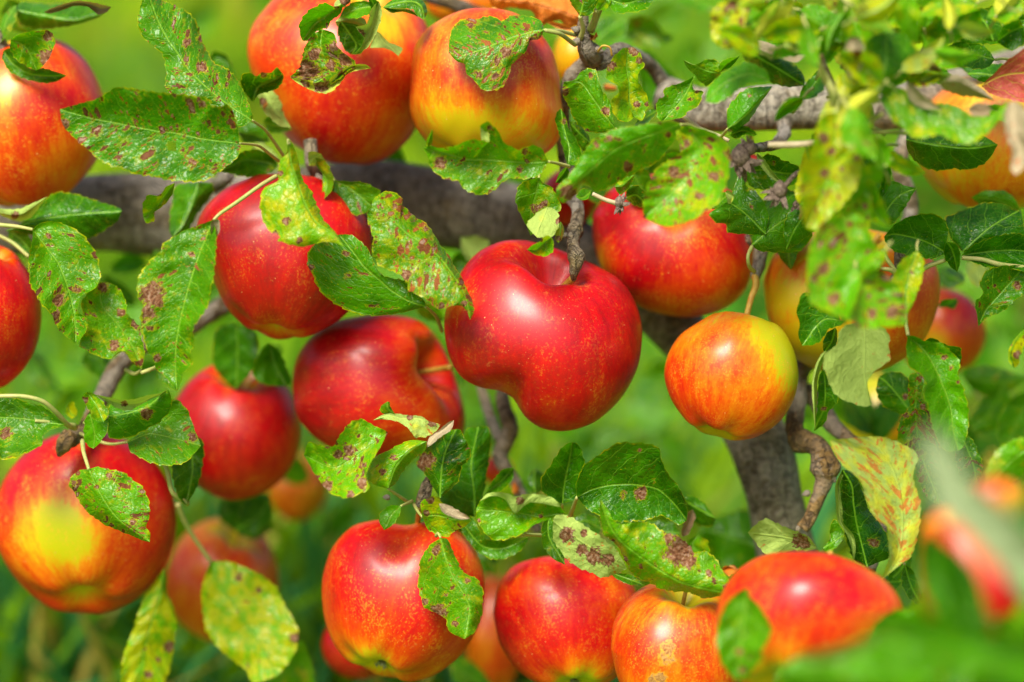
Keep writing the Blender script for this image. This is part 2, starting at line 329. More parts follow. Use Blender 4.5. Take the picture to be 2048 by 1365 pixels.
TREE = None
COLLECT = None
_li = [0]
def build_leaf(base_d, M, L, R, mat=None, sp=.5, ye=.25, tone=.4, pale=0, fold=None, bend=None, tv=None, ruf=2.8, ser=1.0,
               pat=(), hol=(), label=None, name='leaf', crink=0.0, dd=None):
    """M, L, R: px polylines base->tip. Returns the leaf, tip and base."""
    _li[0] += 1; rg = random.Random(_li[0] * 7919 + 13)
    fold = rg.uniform(-8, 5) if fold is None else fold * 1.9
    bend = rg.uniform(-7, 7) if bend is None else bend
    tv = rg.uniform(-6, 6) if tv is None else tv
    b, e = M[0], M[-1]
    def fix(Q):
        Q = list(map(np.array, Q))
        if np.linalg.norm(Q[0] - b) > 1: Q = [b] + Q
        if np.linalg.norm(Q[-1] - e) > 1: Q = Q + [e]
        return np.array(Q)
    L, R = fix(L), fix(R)
    ln = np.linalg.norm(np.diff(M, axis=0), axis=1).sum()
    n = int(np.clip(ln / 3.2, 20, 110)); m = 8
    if COLLECT is not None: n, m = n // 3 + 4, 4
    Mc, Lc, Rc = catmull(M, n), catmull(L, n), catmull(R, n)
    mmpx = K * base_d * 1000
    u = np.linspace(0, 1, n + 1); vs = np.concatenate([-np.sin(np.linspace(np.pi / 2, 0, m + 1)), np.sin(np.linspace(0, np.pi / 2, m + 1))[1:]])
    U, Vv = np.meshgrid(u, vs, indexing='ij')
    Ed = np.where(Vv[..., None] < 0, Lc[:, None], Rc[:, None]); av = np.abs(Vv)[..., None]
    XY = Mc[:, None] + (Ed - Mc[:, None]) * av
    wid = np.linalg.norm(Ed - Mc[:, None], axis=2) * mmpx          # half width mm
    T = wid * Vv; S = U * ln * mmpx
    # serration: teeth pointing to the tip
    out = Ed - Mc[:, None]; out = out / (np.linalg.norm(out, axis=2, keepdims=True) + 1e-6)
    pitch = 3.4 + rg.uniform(-.4, .4); ph = rg.uniform(0, 1)
    st = ((S / pitch + ph + .15 * np.sin(S * .9)) % 1.0)
    amp = (st ** 1.3 - .5) * .80 * ser * np.clip(wid / 4, 0, 1) * np.sin(np.pi * np.clip(U, .02, .98)) ** .5
    XY = XY + out * (amp * np.clip((np.abs(Vv) - .8) / .2, 0, 1))[..., None] / mmpx
    # relief, millimetres away from the camera
    sg = rg.uniform(0, 50)
    Q = np.stack([S.ravel(), T.ravel(), np.full(S.size, sg)], 1)
    aV = np.abs(Vv)
    Z = bend * U ** 1.6 + tv * Vv * np.sin(np.pi * np.clip(U, 0, 1)) ** .6 + fold * aV ** 1.4 * np.sin(np.pi * U) ** .5
    Z = Z + ruf * (vnoise(Q, .11, 3).reshape(U.shape) * (.35 + aV) + vnoise(Q, .24, 4).reshape(U.shape) * .55 * aV ** 1.5)
    Z = Z + .62 * np.sin((S - .72 * np.abs(T)) * 2 * np.pi / 7.4 + np.sign(T) * 1.6) * aV * (1.15 - aV) * np.clip(wid / 6, 0, 1) * 2
    if crink: Z = Z + crink * (vnoise(Q, .5, 6).reshape(U.shape) + .6 * vnoise(Q, 1.1, 7).reshape(U.shape))
    D = base_d + Z / 1000.0
    if dd: D = D + np.interp(U, np.linspace(0, 1, len(dd)), dd) / 1000.0
    V = wpts(np.stack([XY[..., 0].ravel(), XY[..., 1].ravel(), D.ravel()], 1))
    w = 2 * m + 1; nec = np.zeros(V.shape[0]); X = XY.reshape(-1, 2)
    for (x, y, r) in pat: nec = np.maximum(nec, np.exp(-((X[:, 0] - x) ** 2 + (X[:, 1] - y) ** 2) / (r * r) * .9) * .95)
    F = [(i * w + j, i * w + j + 1, (i + 1) * w + j + 1, (i + 1) * w + j) for i in range(n) for j in range(w - 1)]
    if hol: F = [f for f in F if not any(np.hypot(*(X[list(f)].mean(0) - (x, y))) < r for (x, y, r) in hol)]
    Fa = np.array(F); nrm = np.cross(V[Fa[:, 1]] - V[Fa[:, 0]], V[Fa[:, 2]] - V[Fa[:, 0]])
    face_cam = np.einsum('ij,ij->i', nrm, CAM - V[Fa[:, 0]]).sum() > 0
    if face_cam == bool(pale): F = [f[::-1] for f in F]
    if COLLECT is not None:
        COLLECT.append((V, F, np.stack([S.ravel() + 7.4 * 13 * len(COLLECT), T.ravel(), U.ravel()], 1), aV.ravel(), nec)); return None
    o = mesh_obj(name, V, F, mat or M_LEAF, TREE, wpt(b[0], b[1], base_d), attrs={'lv': np.stack([S.ravel(), T.ravel(), U.ravel()], 1), 'ev': aV.ravel(), 'nec': nec})
    o['sp'], o['ye'], o['tone'] = float(sp), float(ye), float(tone)
    return tag(o, label)

def leaf(reg, d, mid, left, right, st=None, sd=None, sr=3.2, smat=None, pat=(), hol=(), **kw):
    ox, oy, k = REG[reg]; cv = lambda q: [(ox + x / k, oy + y / k, r / k) for (x, y, r) in q]
    M = pts(reg, mid)
    o = build_leaf(d, M, pts(reg, left), pts(reg, right), pat=cv(pat), hol=cv(hol), **kw)
    if st:
        Q = pts(reg, st); ds = np.linspace(d + .0006, sd or d + .01, len(Q))
        tube('leaf_stalk', np.column_stack([Q, ds]), np.linspace(sr * .75, sr * 1.15, len(Q)), smat or M_STALK, o, 8)
    return o

def simple_leaf(x, y, ln, ang, d, ratio=.5, stalk=30, curve=.12, pale=0, **kw):
    """a whole apple leaf: base at px (x, y), growing `ln` px towards `ang` degrees (0 = right, 90 = down in the picture)"""
    _r = random.Random(int(x * 13 + y * 7 + ln)); a = math.radians(ang)
    t = np.linspace(0, 1, 9); ax = np.array([math.cos(a), math.sin(a)]); nx = np.array([-ax[1], ax[0]])
    M = np.array([x, y]) + ax * (t * ln)[:, None] + nx * (curve * ln * np.sin(t * np.pi * .8))[:, None]
    w = ln * ratio * .5 * (np.sin(np.pi * t ** .8) ** .75) * (1 - .15 * t); fl, fr = _r.uniform(.75, 1.1), _r.uniform(.75, 1.1)
    L = (M - nx * (w * fl)[:, None])[1:-1]; R = (M + nx * (w * fr)[:, None])[1:-1]
    o = build_leaf(d, M, L, R, pale=pale, **kw)
    if stalk and o:
        Q = np.array([M[0], M[0] - ax * stalk * .5 + nx * stalk * .08, M[0] - ax * stalk - nx * .0])
        tube('leaf_stalk', np.column_stack([Q, [d, d + .003, d + .008]]), [2.6, 2.8, 3.4], M_STALK, o, 6)
    return o

def poly_radius(poly, c, th):
    P = np.asarray(poly) - c; out = np.zeros_like(th)
    dx, dy = np.cos(th), np.sin(th)
    for i in range(len(P)):
        a, b = P[i], P[(i + 1) % len(P)]; e = b - a
        den = dx * e[1] - dy * e[0]; den = np.where(np.abs(den) < 1e-9, 1e-9, den)
        r = (a[0] * e[1] - a[1] * e[0]) / den; q = (a[0] * dy - a[1] * dx) / den
        ok = (r > 0) & (q >= -1e-6) & (q <= 1 + 1e-6); out = np.where(ok & (r > out), r, out)
    return out

def apple(label, cx, cy, rx, ry, d, ax=(0, 1, 0), out=None, blush=.7, green=.3, patches=(), gpatches=(), dents=(), flat=.93, cav=.36, seed=0,
          stem=None, stem_d=None, stem_r=4.5, calyx=False, mat=None, scars=(), lump=.03, top_y=.6, group='apples hanging in the tree', res=1.0):
    NA, NP = int(72 * res), int(96 * res)
    ax = np.array(ax, float); ax /= np.linalg.norm(ax)
    t = np.linspace(0, 1, NA + 1); a = np.pi * (t + .035 * np.sin(2 * np.pi * t) * -1); ph = np.linspace(0, 2 * np.pi, NP, endpoint=False)
    Aa, Ph = np.meshgrid(a, ph, indexing='ij')
    rho = np.sin(Aa) * (1 + .07 * np.cos(Aa)); z = np.cos(Aa) * .90
    z = z - cav * np.exp(-(rho / .27) ** 2) * (Aa < np.pi / 2) + .17 * np.exp(-(rho / .22) ** 2) * (Aa > np.pi / 2)
    rr = random.Random(seed + 77); p0 = rr.uniform(0, 6)
    rho = rho * (1 + .018 * np.cos(5 * Ph + p0) * (1 - .6 * np.cos(Aa)) + .012 * np.cos(2 * Ph + p0 * 2))
    z = z + .022 * np.cos(5 * Ph + p0 + .6) * np.exp(-((rho - .38) / .2) ** 2) * np.sign(np.pi / 2 - Aa)
    e1 = np.cross(ax, (0.31, .12, 1)); e1 /= np.linalg.norm(e1); e2 = np.cross(ax, e1)
    X = (rho * np.cos(Ph)).ravel()[:, None] * e1 + (rho * np.sin(Ph)).ravel()[:, None] * e2 + z.ravel()[:, None] * ax
    X = X * (1 + lump * vnoise(X, 1.1, seed))[:, None]
    if out is None:
        tt = np.linspace(0, 2 * np.pi, 40, endpoint=False)
        out = np.column_stack([cx + rx * np.cos(tt), cy + ry * np.sin(tt)])
    else:
        out = catmull(np.vstack([out, out[:1]]), 90)[:-1]
    # camera-plane fit (x right, y up), pixels
    nb = 90; th = np.linspace(-np.pi, np.pi, nb, endpoint=False)
    tgt = poly_radius(np.column_stack([out[:, 0] - cx, -(out[:, 1] - cy)]), np.zeros(2), th)
    ang = np.arctan2(X[:, 1], X[:, 0]); rad = np.hypot(X[:, 0], X[:, 1])
    # outer silhouette of the base form per direction
    fa = np.linspace(-np.pi, np.pi, nb * 2, endpoint=False); base = np.zeros(nb)
    idx = np.round((ang + np.pi) / (2 * np.pi) * nb).astype(int) % nb
    np.maximum.at(base, idx, rad); base = np.maximum(base, .3)
    ker = np.array([1, 2, 3, 2, 1.]); ker /= ker.sum(); base = np.convolve(np.concatenate([base[-2:], base, base[:2]]), ker, 'valid')
    sc = tgt / base; sc = np.where(tgt <= 0, np.median(sc), sc)
    thx = np.concatenate([th, [np.pi]]); s = np.interp(ang, thx, np.concatenate([sc, sc[:1]])); br = np.interp(ang, thx, np.concatenate([base, base[:1]]))
    mean = sc.mean(); w = np.clip(rad / br, 0, 1); w = w * w * (3 - 2 * w)
    s = mean + (s - mean) * w
    Y = np.column_stack([X[:, 0] * s, X[:, 1] * s, X[:, 2] * mean * flat])
    px = cx + Y[:, 0]; py = cy - Y[:, 1]; front = np.clip(-X[:, 2] * 3 + .2, 0, 1)
    for (x, y, r, dep) in dents:
        g = np.exp(-((px - x) ** 2 + (py - y) ** 2) / (r * r)) * front; Y[:, 2] += g * dep
    bl = np.full(len(px), float(blush)) + .10 * vnoise(X, 1.4, seed + 3); gr = np.full(len(px), float(green))
    for (x, y, r, v) in patches: bl += v * np.exp(-((px - x) ** 2 + (py - y) ** 2) / (r * r)) * front
    for (x, y, r, v) in gpatches: gr += v * np.exp(-((px - x) ** 2 + (py - y) ** 2) / (r * r)) * front
    top = np.exp(-(rho.ravel() / .34) ** 2) * (Aa.ravel() < np.pi / 2); bl -= top_y * top * (1 + .35 * np.sin(Ph.ravel() * 9 + p0)); gr += .4 * top
    botm = np.exp(-(rho.ravel() / .26) ** 2) * (Aa.ravel() > np.pi / 2); bl -= .5 * botm
    kd = K * d
    def W(Y): return CAM + RIGHT * (((cx - 1024) * kd) + Y[..., 0:1] * kd) + UP * (((682.5 - cy) * kd) + Y[..., 1:2] * kd) + FWD * (d + Y[..., 2:3] * kd)
    V = W(Y); pol = np.stack([np.cos(Ph).ravel(), np.sin(Ph).ravel(), (Aa / np.pi * 6).ravel()], 1)
    F = [(i * NP + j, (i + 1) * NP + j, (i + 1) * NP + (j + 1) % NP, i * NP + (j + 1) % NP) for i in range(NA) for j in range(NP)]
    org = wpt(cx, cy, d)
    if scars:
        sl = []
        for (x, y, r) in scars:
            k = np.argmin((px - x) ** 2 + (py - y) ** 2 + (Y[:, 2] > 0) * 1e6); q = V[k] - org; sl.append((*map(float, q), r * kd))
        mat = apple_material('scarred_apple_skin', sl)
    o = mesh_obj('apple', V, F, mat or M_APPLE, None, org, attrs={'blush': bl, 'green': np.clip(gr, 0, 1), 'pol': pol})
    tag(o, label, 'apple', group)
    # outward normals
    c = V[NP * (NA // 2)]; f = F[NP * (NA // 2)]; nn = np.cross(V[f[1]] - V[f[0]], V[f[2]] - V[f[0]])
    if np.dot(nn, V[f[0]] - org) < 0: o.data.flip_normals()
    topc = Y[:NP].mean(0)
    if stem:
        Q = [(cx + topc[0], cy - topc[1], d + topc[2] * kd + .002)]
        n = len(stem)
        for i, (x, y) in enumerate(stem): Q.append((x, y, Q[0][2] + ((stem_d or d) - Q[0][2]) * (i + 1) / n))
        tube('stem', Q, np.linspace(stem_r * .9, stem_r * 1.25, n + 1), M_STEM, o, 10, rough=.08)
    else:
        e = topc / (np.linalg.norm(topc) + 1e-6); Q = []
        for q in (0, .5, 1): 
            y = topc + ax * 62 * q; Q.append((cx + y[0], cy - y[1], d + y[2] * kd))
        tube('stem', Q, [stem_r, stem_r * .9, stem_r * 1.2], M_STEM, o, 8, rough=.08)
    if calyx:
        bc = Y[-NP:].mean(0); VV, FF = [], []
        for k in range(5):
            an = k * 2 * np.pi / 5 + p0; dr = e1 * np.cos(an) + e2 * np.sin(an); si = np.cross(dr, ax)
            b = bc - ax * 2; i0 = len(VV)
            for (r_, w_, h_) in ((2, 5, 0), (8, 6, 7), (14, 3, 11), (11, .6, 17)):
                VV.append(b + dr * r_ + si * w_ - ax * h_); VV.append(b + dr * r_ - si * w_ - ax * h_)
            FF += [(i0 + 2 * q, i0 + 2 * q + 1, i0 + 2 * q + 3, i0 + 2 * q + 2) for q in range(3)]
        mesh_obj('calyx', W(np.array(VV)), FF, M_CALYX, o)
    return o

def dried_blossom(x, y, d, r, seed=0, ang=90):
    rr = random.Random(seed); V, F = [], []
    for k in range(14):
        a = math.radians(ang) + rr.uniform(-1.5, 1.5); e = rr.uniform(-.8, .8); L = r * rr.uniform(.7, 1.5)
        dx, dy = math.cos(a), math.sin(a); i0 = len(V); w = r * rr.uniform(.15, .3); curl = rr.uniform(-.5, .5) * r
        for q, (tt, ww) in enumerate(((0, .7), (.4, 1), (.75, .7), (1, .1))):
            cx_, cy_ = x + dx * L * tt - dy * curl * tt * tt, y + dy * L * tt + dx * curl * tt * tt
            dz = d + e * L * tt * K * d
            V.append((cx_ - dy * w * ww, cy_ + dx * w * ww, dz)); V.append((cx_ + dy * w * ww, cy_ - dx * w * ww, dz + rr.uniform(-1, 1) * .0006))
        F += [(i0 + 2 * q, i0 + 2 * q + 1, i0 + 2 * q + 3, i0 + 2 * q + 2) for q in range(3)]
    n = 8; i0 = len(V); aa = [2 * math.pi * k / n for k in range(n)]
    for (ly, lr) in ((-.9, .12), (-.5, .5), (-.1, .62), (.3, .45), (.5, .15)):
        for k in aa: V.append((x + math.cos(k) * lr * r, y + ly * r, d + math.sin(k) * lr * r * K * d))
    F += [(i0 + i * n + j, i0 + i * n + (j + 1) % n, i0 + (i + 1) * n + (j + 1) % n, i0 + (i + 1) * n + j) for i in range(4) for j in range(n)]
    return mesh_obj('dried_blossom', wpts(V), F, M_DRY, TREE)
def bud(x, y, d, r, ang, seed=0, mat=None):
    a = math.radians(ang); q = [(x + math.cos(a) * r * t, y + math.sin(a) * r * t, d) for t in (0, .5, 1.1, 1.7, 2.1)]
    return tube('bud', q, [r * .55, r * .85, r * .8, r * .45, r * .1], mat or M_BARK, TREE, 10, seed, .15, step=2.0)
# ------------------------------------------------------------------ the ground and its grass
def ground_z(x, y): return 0.02 * np.sin(x * 1.3 + 1) + .03 * np.sin(y * .9)
def grass_mats():
    N = NT('meadow_soil'); tc = N.n('ShaderNodeTexCoord').outputs['Object']; n = N.noise(tc, 1.1, 4); f = N.noise(tc, 14, 4)
    c = N.mix(N.step(n, .35, .65), (.045, .15, .001), (.16, .26, .001)); c = N.mix(N.math('MULTIPLY', N.step(f, .45, .7), .5), c, (.05, .045, .015))
    g = N.out(N.bsdf(c, .9, .2, N.bump(f, .8, .02)))
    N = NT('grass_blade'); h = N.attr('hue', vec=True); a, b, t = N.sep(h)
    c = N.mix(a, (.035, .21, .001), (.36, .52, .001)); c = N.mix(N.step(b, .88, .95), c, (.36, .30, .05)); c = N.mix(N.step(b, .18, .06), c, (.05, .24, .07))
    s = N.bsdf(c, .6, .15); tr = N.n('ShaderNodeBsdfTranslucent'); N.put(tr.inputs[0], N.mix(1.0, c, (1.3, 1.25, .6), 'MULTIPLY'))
    mx = N.n('ShaderNodeMixShader'); mx.inputs[0].default_value = .35; N.put(mx.inputs[1], s); N.put(mx.inputs[2], tr.outputs[0])
    return g, N.out(mx.outputs[0])
M_SOIL, M_GRASS = grass_mats()
def build_ground():
    xs = np.concatenate([[-150, -40, -12], np.linspace(-6, 6, 60), [12, 40, 150]]); ys = np.concatenate([[-150, -40, -10], np.linspace(-4, 14, 80), [30, 70, 150, 300]])
    X, Y = np.meshgrid(xs, ys, indexing='ij'); V = np.stack([X.ravel(), Y.ravel(), ground_z(X, Y).ravel()], 1); ny = len(ys)
    F = [(i * ny + j, (i + 1) * ny + j, (i + 1) * ny + j + 1, i * ny + j + 1) for i in range(len(xs) - 1) for j in range(ny - 1)]
    o = mesh_obj('ground', V, F, M_SOIL, None, (0, 0, 0)); tag(o, kind='structure')
def build_grass():
    rg = np.random.RandomState(5); n = 42000
    y = 1.0 + 9.0 * rg.rand(n) ** 1.35; x = (rg.rand(n) * 2 - 1) * (.55 + .34 * y)
    nt = 2600; x[:nt] = -.50 + .62 * rg.rand(nt); y[:nt] = 1.20 + .42 * rg.rand(nt)
    tuft = vnoise(np.stack([x, y, 0 * x], 1), 2.2, 2); far = np.clip((y - 1.6) / 3, 0, 1)
    hgt = (.10 + .17 * rg.rand(n)) * (1 + .45 * tuft) * (1 + .2 * far); hgt = np.where(y < 1.6, hgt * .85, hgt)
    hgt[:nt] = .18 + .17 * rg.rand(nt)
    w = (.0022 + .003 * rg.rand(n)) * (1 + .8 * far); a = rg.rand(n) * 6.283; lean = .15 + .8 * rg.rand(n) ** 1.5
    base = np.stack([x, y, ground_z(x, y) - .01], 1); dr = np.stack([np.cos(a), np.sin(a), 0 * a], 1); sd = np.stack([-np.sin(a + .7), np.cos(a + .7), 0 * a], 1)
    nb = 190; x[:nb] = -.36 + .34 * rg.rand(nb); y[:nb] = 1.10 + .22 * rg.rand(nb); base[:nb] = np.stack([x[:nb], y[:nb], ground_z(x[:nb], y[:nb])], 1)
    hgt[:nb] = .25 + .09 * rg.rand(nb); w[:nb] = .0028 + .002 * rg.rand(nb); lean[:nb] = .25 + .7 * rg.rand(nb)
    w[nb:nt] *= 1.8
    V = np.zeros((n, 7, 3)); k = 0
    for q, ww in ((0, 1), (.4, 1), (.75, .7)):
        c = base + dr * (hgt * lean * q ** 2)[:, None]; c[:, 2] += hgt * (q - .3 * lean * q ** 2)
        V[:, k] = c - sd * (w * ww)[:, None]; V[:, k + 1] = c + sd * (w * ww)[:, None]; k += 2
    c = base + dr * (hgt * lean)[:, None]; c[:, 2] += hgt * (1 - .3 * lean); V[:, 6] = c
    patch = vnoise(np.stack([x, y, 0 * x + 9], 1), .9, 7) * .7 + vnoise(np.stack([x, y, 0 * x + 9], 1), 2.7, 8) * .6
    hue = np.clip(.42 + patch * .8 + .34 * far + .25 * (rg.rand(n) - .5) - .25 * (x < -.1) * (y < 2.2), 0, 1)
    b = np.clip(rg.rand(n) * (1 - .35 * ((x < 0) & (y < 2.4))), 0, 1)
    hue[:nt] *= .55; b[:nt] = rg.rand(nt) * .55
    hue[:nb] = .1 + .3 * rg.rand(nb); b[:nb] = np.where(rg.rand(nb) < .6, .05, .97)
    H = np.repeat(np.stack([hue, b, rg.rand(n)], 1), 7, 0)
    i0 = np.arange(n)[:, None] * 7
    quads = np.concatenate([i0 + np.array([[0, 1, 3, 2]]), i0 + np.array([[2, 3, 5, 4]])]); tris = i0 + np.array([[4, 5, 6]])
    me = bpy.data.meshes.new('grass'); nl = quads.size + tris.size; npoly = len(quads) + len(tris)
    me.vertices.add(n * 7); me.vertices.foreach_set('co', V.ravel()); me.loops.add(nl); me.loops.foreach_set('vertex_index', np.concatenate([quads.ravel(), tris.ravel()]).astype(np.int32))
    me.polygons.add(npoly); me.polygons.foreach_set('loop_start', np.concatenate([np.arange(len(quads)) * 4, quads.size + np.arange(len(tris)) * 3]).astype(np.int32))
    at = me.attributes.new('hue', 'FLOAT_VECTOR', 'POINT'); at.data.foreach_set('vector', H.astype(np.float32).ravel())
    me.materials.append(M_GRASS); me.update(calc_edges=True); me.validate()
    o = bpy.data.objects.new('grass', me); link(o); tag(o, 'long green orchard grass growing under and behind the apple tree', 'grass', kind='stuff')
def build_weeds():
    rg = np.random.RandomState(11); n = 2600; nc = 60
    cy = 1.7 + 5.5 * rg.rand(nc) ** 1.2; cx = (rg.rand(nc) * 2 - 1) * (.35 + .26 * cy); ch = .14 + .2 * rg.rand(nc); cc = rg.rand(nc); k = rg.randint(0, nc, n)
    c = np.stack([cx[k] + rg.randn(n) * .09, cy[k] + rg.randn(n) * .09, ch[k] * (.25 + .85 * rg.rand(n))], 1)
    a = rg.rand(n) * 6.283; e = rg.uniform(-.5, .7, n); L = rg.uniform(.018, .045, n) * (1 + .15 * c[:, 1]); W_ = L * rg.uniform(.3, .5, n)
    dr = np.stack([np.cos(a) * np.cos(e), np.sin(a) * np.cos(e), np.sin(e)], 1); sd = np.stack([-np.sin(a), np.cos(a), rg.uniform(-.3, .3, n)], 1)
    V = np.stack([c - dr * L[:, None], c - dr * (L * .3)[:, None] + sd * W_[:, None], c + dr * (L * .4)[:, None] + sd * (W_ * .8)[:, None], c + dr * L[:, None], c + dr * (L * .4)[:, None] - sd * (W_ * .8)[:, None], c - dr * (L * .3)[:, None] - sd * W_[:, None], c - [0, 0, .004]], 1).reshape(-1, 3)
    F = [(7 * i + q, 7 * i + (q + 1) % 6, 7 * i + 6) for i in range(n) for q in range(6)]
    hue = np.clip(cc[k] * 1.3 - .15 + .15 * rg.randn(n), 0, 1); b = np.where(rg.rand(n) < .1, .95, np.clip(cc[k] * .3 + .1 + .5 * rg.rand(n), 0, 1))
    o = mesh_obj('weeds', V, F, M_GRASS, None, (0, 0, 0), attrs={'hue': np.repeat(np.stack([hue, b, b], 1), 7, 0)}); tag(o, 'broad-leaved weeds scattered through the orchard grass', 'weeds', kind='stuff')
build_ground(); build_grass(); build_weeds()

# ------------------------------------------------------------------ the tree: limbs, branches, twigs
foot = wpt(1640, 2100, 1.16); foot[2] = float(ground_z(foot[0], foot[1]))
TREE = empty('apple_tree', foot, 'apple tree with scabby spotted leaves, grey bark and branches loaded with ripe fruit', 'tree')
def branch(name, P, R, **kw):
    kw.setdefault('rough', .10); kw.setdefault('seed', len(bpy.data.objects)); kw.setdefault('nseg', 20)
    return tube(name, P, R, kw.pop('mat', M_BARK), TREE, **kw)
branch('limb', [(-260, 470, 1.10), (40, 440, 1.09), (230, 425, 1.085), (450, 440, 1.09), (720, 405, 1.09), (900, 420, 1.085), (1060, 455, 1.08), (1220, 548, 1.07), (1330, 634, 1.06), (1450, 765, 1.05), (1520, 890, 1.035), (1550, 1000, 1.03), (1575, 1120, 1.04), (1610, 1300, 1.07), (1630, 1700, 1.12), (1640, 2600, 1.16), (1640, 3450, 1.16)],
       [60, 70, 80, 86, 84, 78, 74, 60, 54, 55, 62, 57, 62, 80, 110, 150, 190], nseg=40, rough=.08, seed=4, grey=.3, label='thick grey limb running behind the fruit and down to the ground')
branch('branch', [(1330, 190, 1.03), (1400, 218, 1.02), (1500, 218, 1.015), (1640, 212, 1.015), (1760, 222, 1.03), (1900, 180, 1.05), (2120, 120, 1.09)], [38, 42, 45, 47, 44, 44, 50], nseg=32, knobs=[(.42, .015, .08)], rough=.04, grey=.6)
branch('branch', [(1640, 700, 1.03), (1600, 745, 1.02), (1592, 810, 1.01), (1588, 860, 1.0)], [20, 19, 20, 18], tone=.25)
branch('twig', [(1588, 855, 1.0), (1600, 880, .995), (1635, 895, .99), (1650, 935, .985), (1648, 965, .985), (1632, 1005, .985), (1620, 1035, .985), (1604, 1058, .985)], [19, 21, 22, 25, 17, 14, 12, 13], tone=.75, knobs=[(.5, .05, .25), (.15, .05, .2)], rough=.2)
branch('twig', [(1590, 770, 1.03), (1630, 800, 1.02), (1665, 850, 1.01), (1700, 880, 1.0), (1740, 900, 1.0)], [20, 18, 17, 14, 12], tone=.4, rough=.15)
branch('twig', [(1850, 150, 1.05), (1806, 290, 1.03), (1800, 345, 1.03), (1818, 395, 1.03), (1822, 430, 1.03), (1805, 475, 1.01), (1800, 510, .965), (1797, 555, .955)], [14, 15, 17, 17, 15, 11, 11, 9], tone=.1, rough=.16)
branch('twig', [(1168, 30, .975), (1166, 62, .975), (1172, 95, .975), (1185, 120, .985), (1150, 150, .995), (1132, 190, 1.0), (1124, 240, 1.01), (1132, 320, 1.01), (1142, 390, 1.0), (1157, 420, .985), (1152, 455, .975), (1146, 490, .968), (1153, 520, .962), (1148, 545, .962), (1147, 560, .965)],
       [9, 13, 16, 20, 19, 15, 15, 16, 15, 13, 13, 12, 13, 10, 5], tone=.12, knobs=[(.93, .02, .35), (.83, .015, .25), (.12, .03, .3)], rough=.18, nseg=24)
branch('twig', [(1180, 128, .985), (1210, 122, .985), (1240, 100, .99), (1300, 130, 1.02), (1340, 190, 1.03)], [17, 17, 15, 14, 16], rough=.16)
branch('twig', [(1060, 640, 1.07), (1015, 760, 1.05), (1005, 800, 1.04), (1020, 860, 1.03), (1000, 915, 1.03), (1028, 960, 1.03), (1050, 1010, 1.03), (1075, 1060, 1.04)], [17, 13, 14, 17, 16, 13, 12, 10], tone=.35, grey=.2, rough=.2)
branch('twig', [(960, 760, 1.06), (975, 820, 1.05), (1000, 880, 1.04)], [10, 11, 11], tone=.1, rough=.18)
branch('twig', [(940, 900, 1.02), (890, 925, .99), (858, 965, .975), (845, 1000, .972), (838, 1015, .972)], [8, 10, 12, 13, 9], tone=.2, rough=.2)
branch('twig', [(520, 560, 1.08), (400, 640, 1.06), (300, 685, 1.04), (240, 730, 1.03), (205, 790, 1.02), (170, 855, 1.0), (142, 878, .99)], [20, 20, 16, 17, 18, 14, 20], tone=.3, rough=.2)
branch('twig', [(142, 868, .99), (128, 890, .988), (118, 912, .99)], [15, 17, 6], tone=.9, rough=.35)
branch('twig', [(620, 280, 1.0), (625, 325, 1.0), (640, 365, 1.02), (655, 400, 1.06)], [13, 15, 13, 15], rough=.18)
branch('twig', [(430, 330, 1.06), (455, 350, 1.03), (430, 375, 1.05)], [16, 15, 14], rough=.15)
branch('twig', [(700, -60, 1.04), (820, -22, 1.05), (900, 5, 1.06), (980, 40, 1.07)], [14, 16, 15, 16], rough=.14)
branch('twig', [(1565, 225, 1.02), (1568, 268, .995), (1548, 290, .975), (1500, 298, .95), (1480, 305, .935)], [12, 13, 11, 9, 8], rough=.3)
branch('twig', [(1522, 490, 1.0), (1518, 530, .99), (1510, 555, .985)], [15, 13, 10], rough=.15)
branch('twig', [(-10, 60, 1.0), (10, 110, 1.0), (8, 170, 1.0)], [10, 12, 8], tone=.3, rough=.2)
branch('twig', [(1780, 990, 1.05), (1760, 1080, 1.0), (1740, 1140, .99)], [10, 10, 12], tone=.3)
branch('twig', [(1500, 480, 1.0), (1640, 420, .97), (1690, 300, .93), (1680, 215, .91), (1640, 110, .90)], [14, 12, 9, 8, 6], tone=.2, rough=.15)
for q in [(1158, 62, .972, 8, 200), (1190, 98, .972, 9, 20), (1160, 82, .970, 9, 170), (1816, 560, .952, 9, 60), (1793, 552, .953, 8, 150), (1135, 470, .97, 7, 170), (1620, 985, .984, 8, 160), (1662, 950, .983, 9, 60), (1598, 1052, .984, 7, 100), (700 - 60, 365, 1.0, 9, 250), (780, 995, .972, 7, 180)]: bud(*q)
for q in [(1238, 408, .952, 17, 1, 20), (1481, 318, .93, 34, 2, 100), (1560, 384, .925, 26, 3, 110), (1592, 412, .95, 12, 4, 60), (1500, 300, .93, 22, 5, 200)]: dried_blossom(*q[:4], seed=q[4], ang=q[5])
def stalk(P, R, mat=None, name='stalk'): return tube(name, P, R, mat or M_STALK, TREE, 8, rough=.06)
stalk([(1185, 388, .95), (1210, 400, .951), (1236, 408, .952)], [4, 4.5, 5], M_STALK_TAN)
stalk([(1365, 232, .96), (1400, 258, .955), (1430, 270, .955), (1458, 282, .955)], [5, 5, 5, 4], M_STALK_TAN)
stalk([(1536, 290, .91), (1580, 290, .91), (1620, 287, .91), (1660, 275, .92)], [6, 7, 6, 5], M_STALK_TAN)
stalk([(1560, 384, .925), (1590, 350, .925), (1610, 340, .93)], [5, 5, 4], M_DRY)
stalk([(1182, 62, .975), (1192, 35, .97), (1205, 5, .965), (1208, -30, .965)], [8, 7, 6, 6])
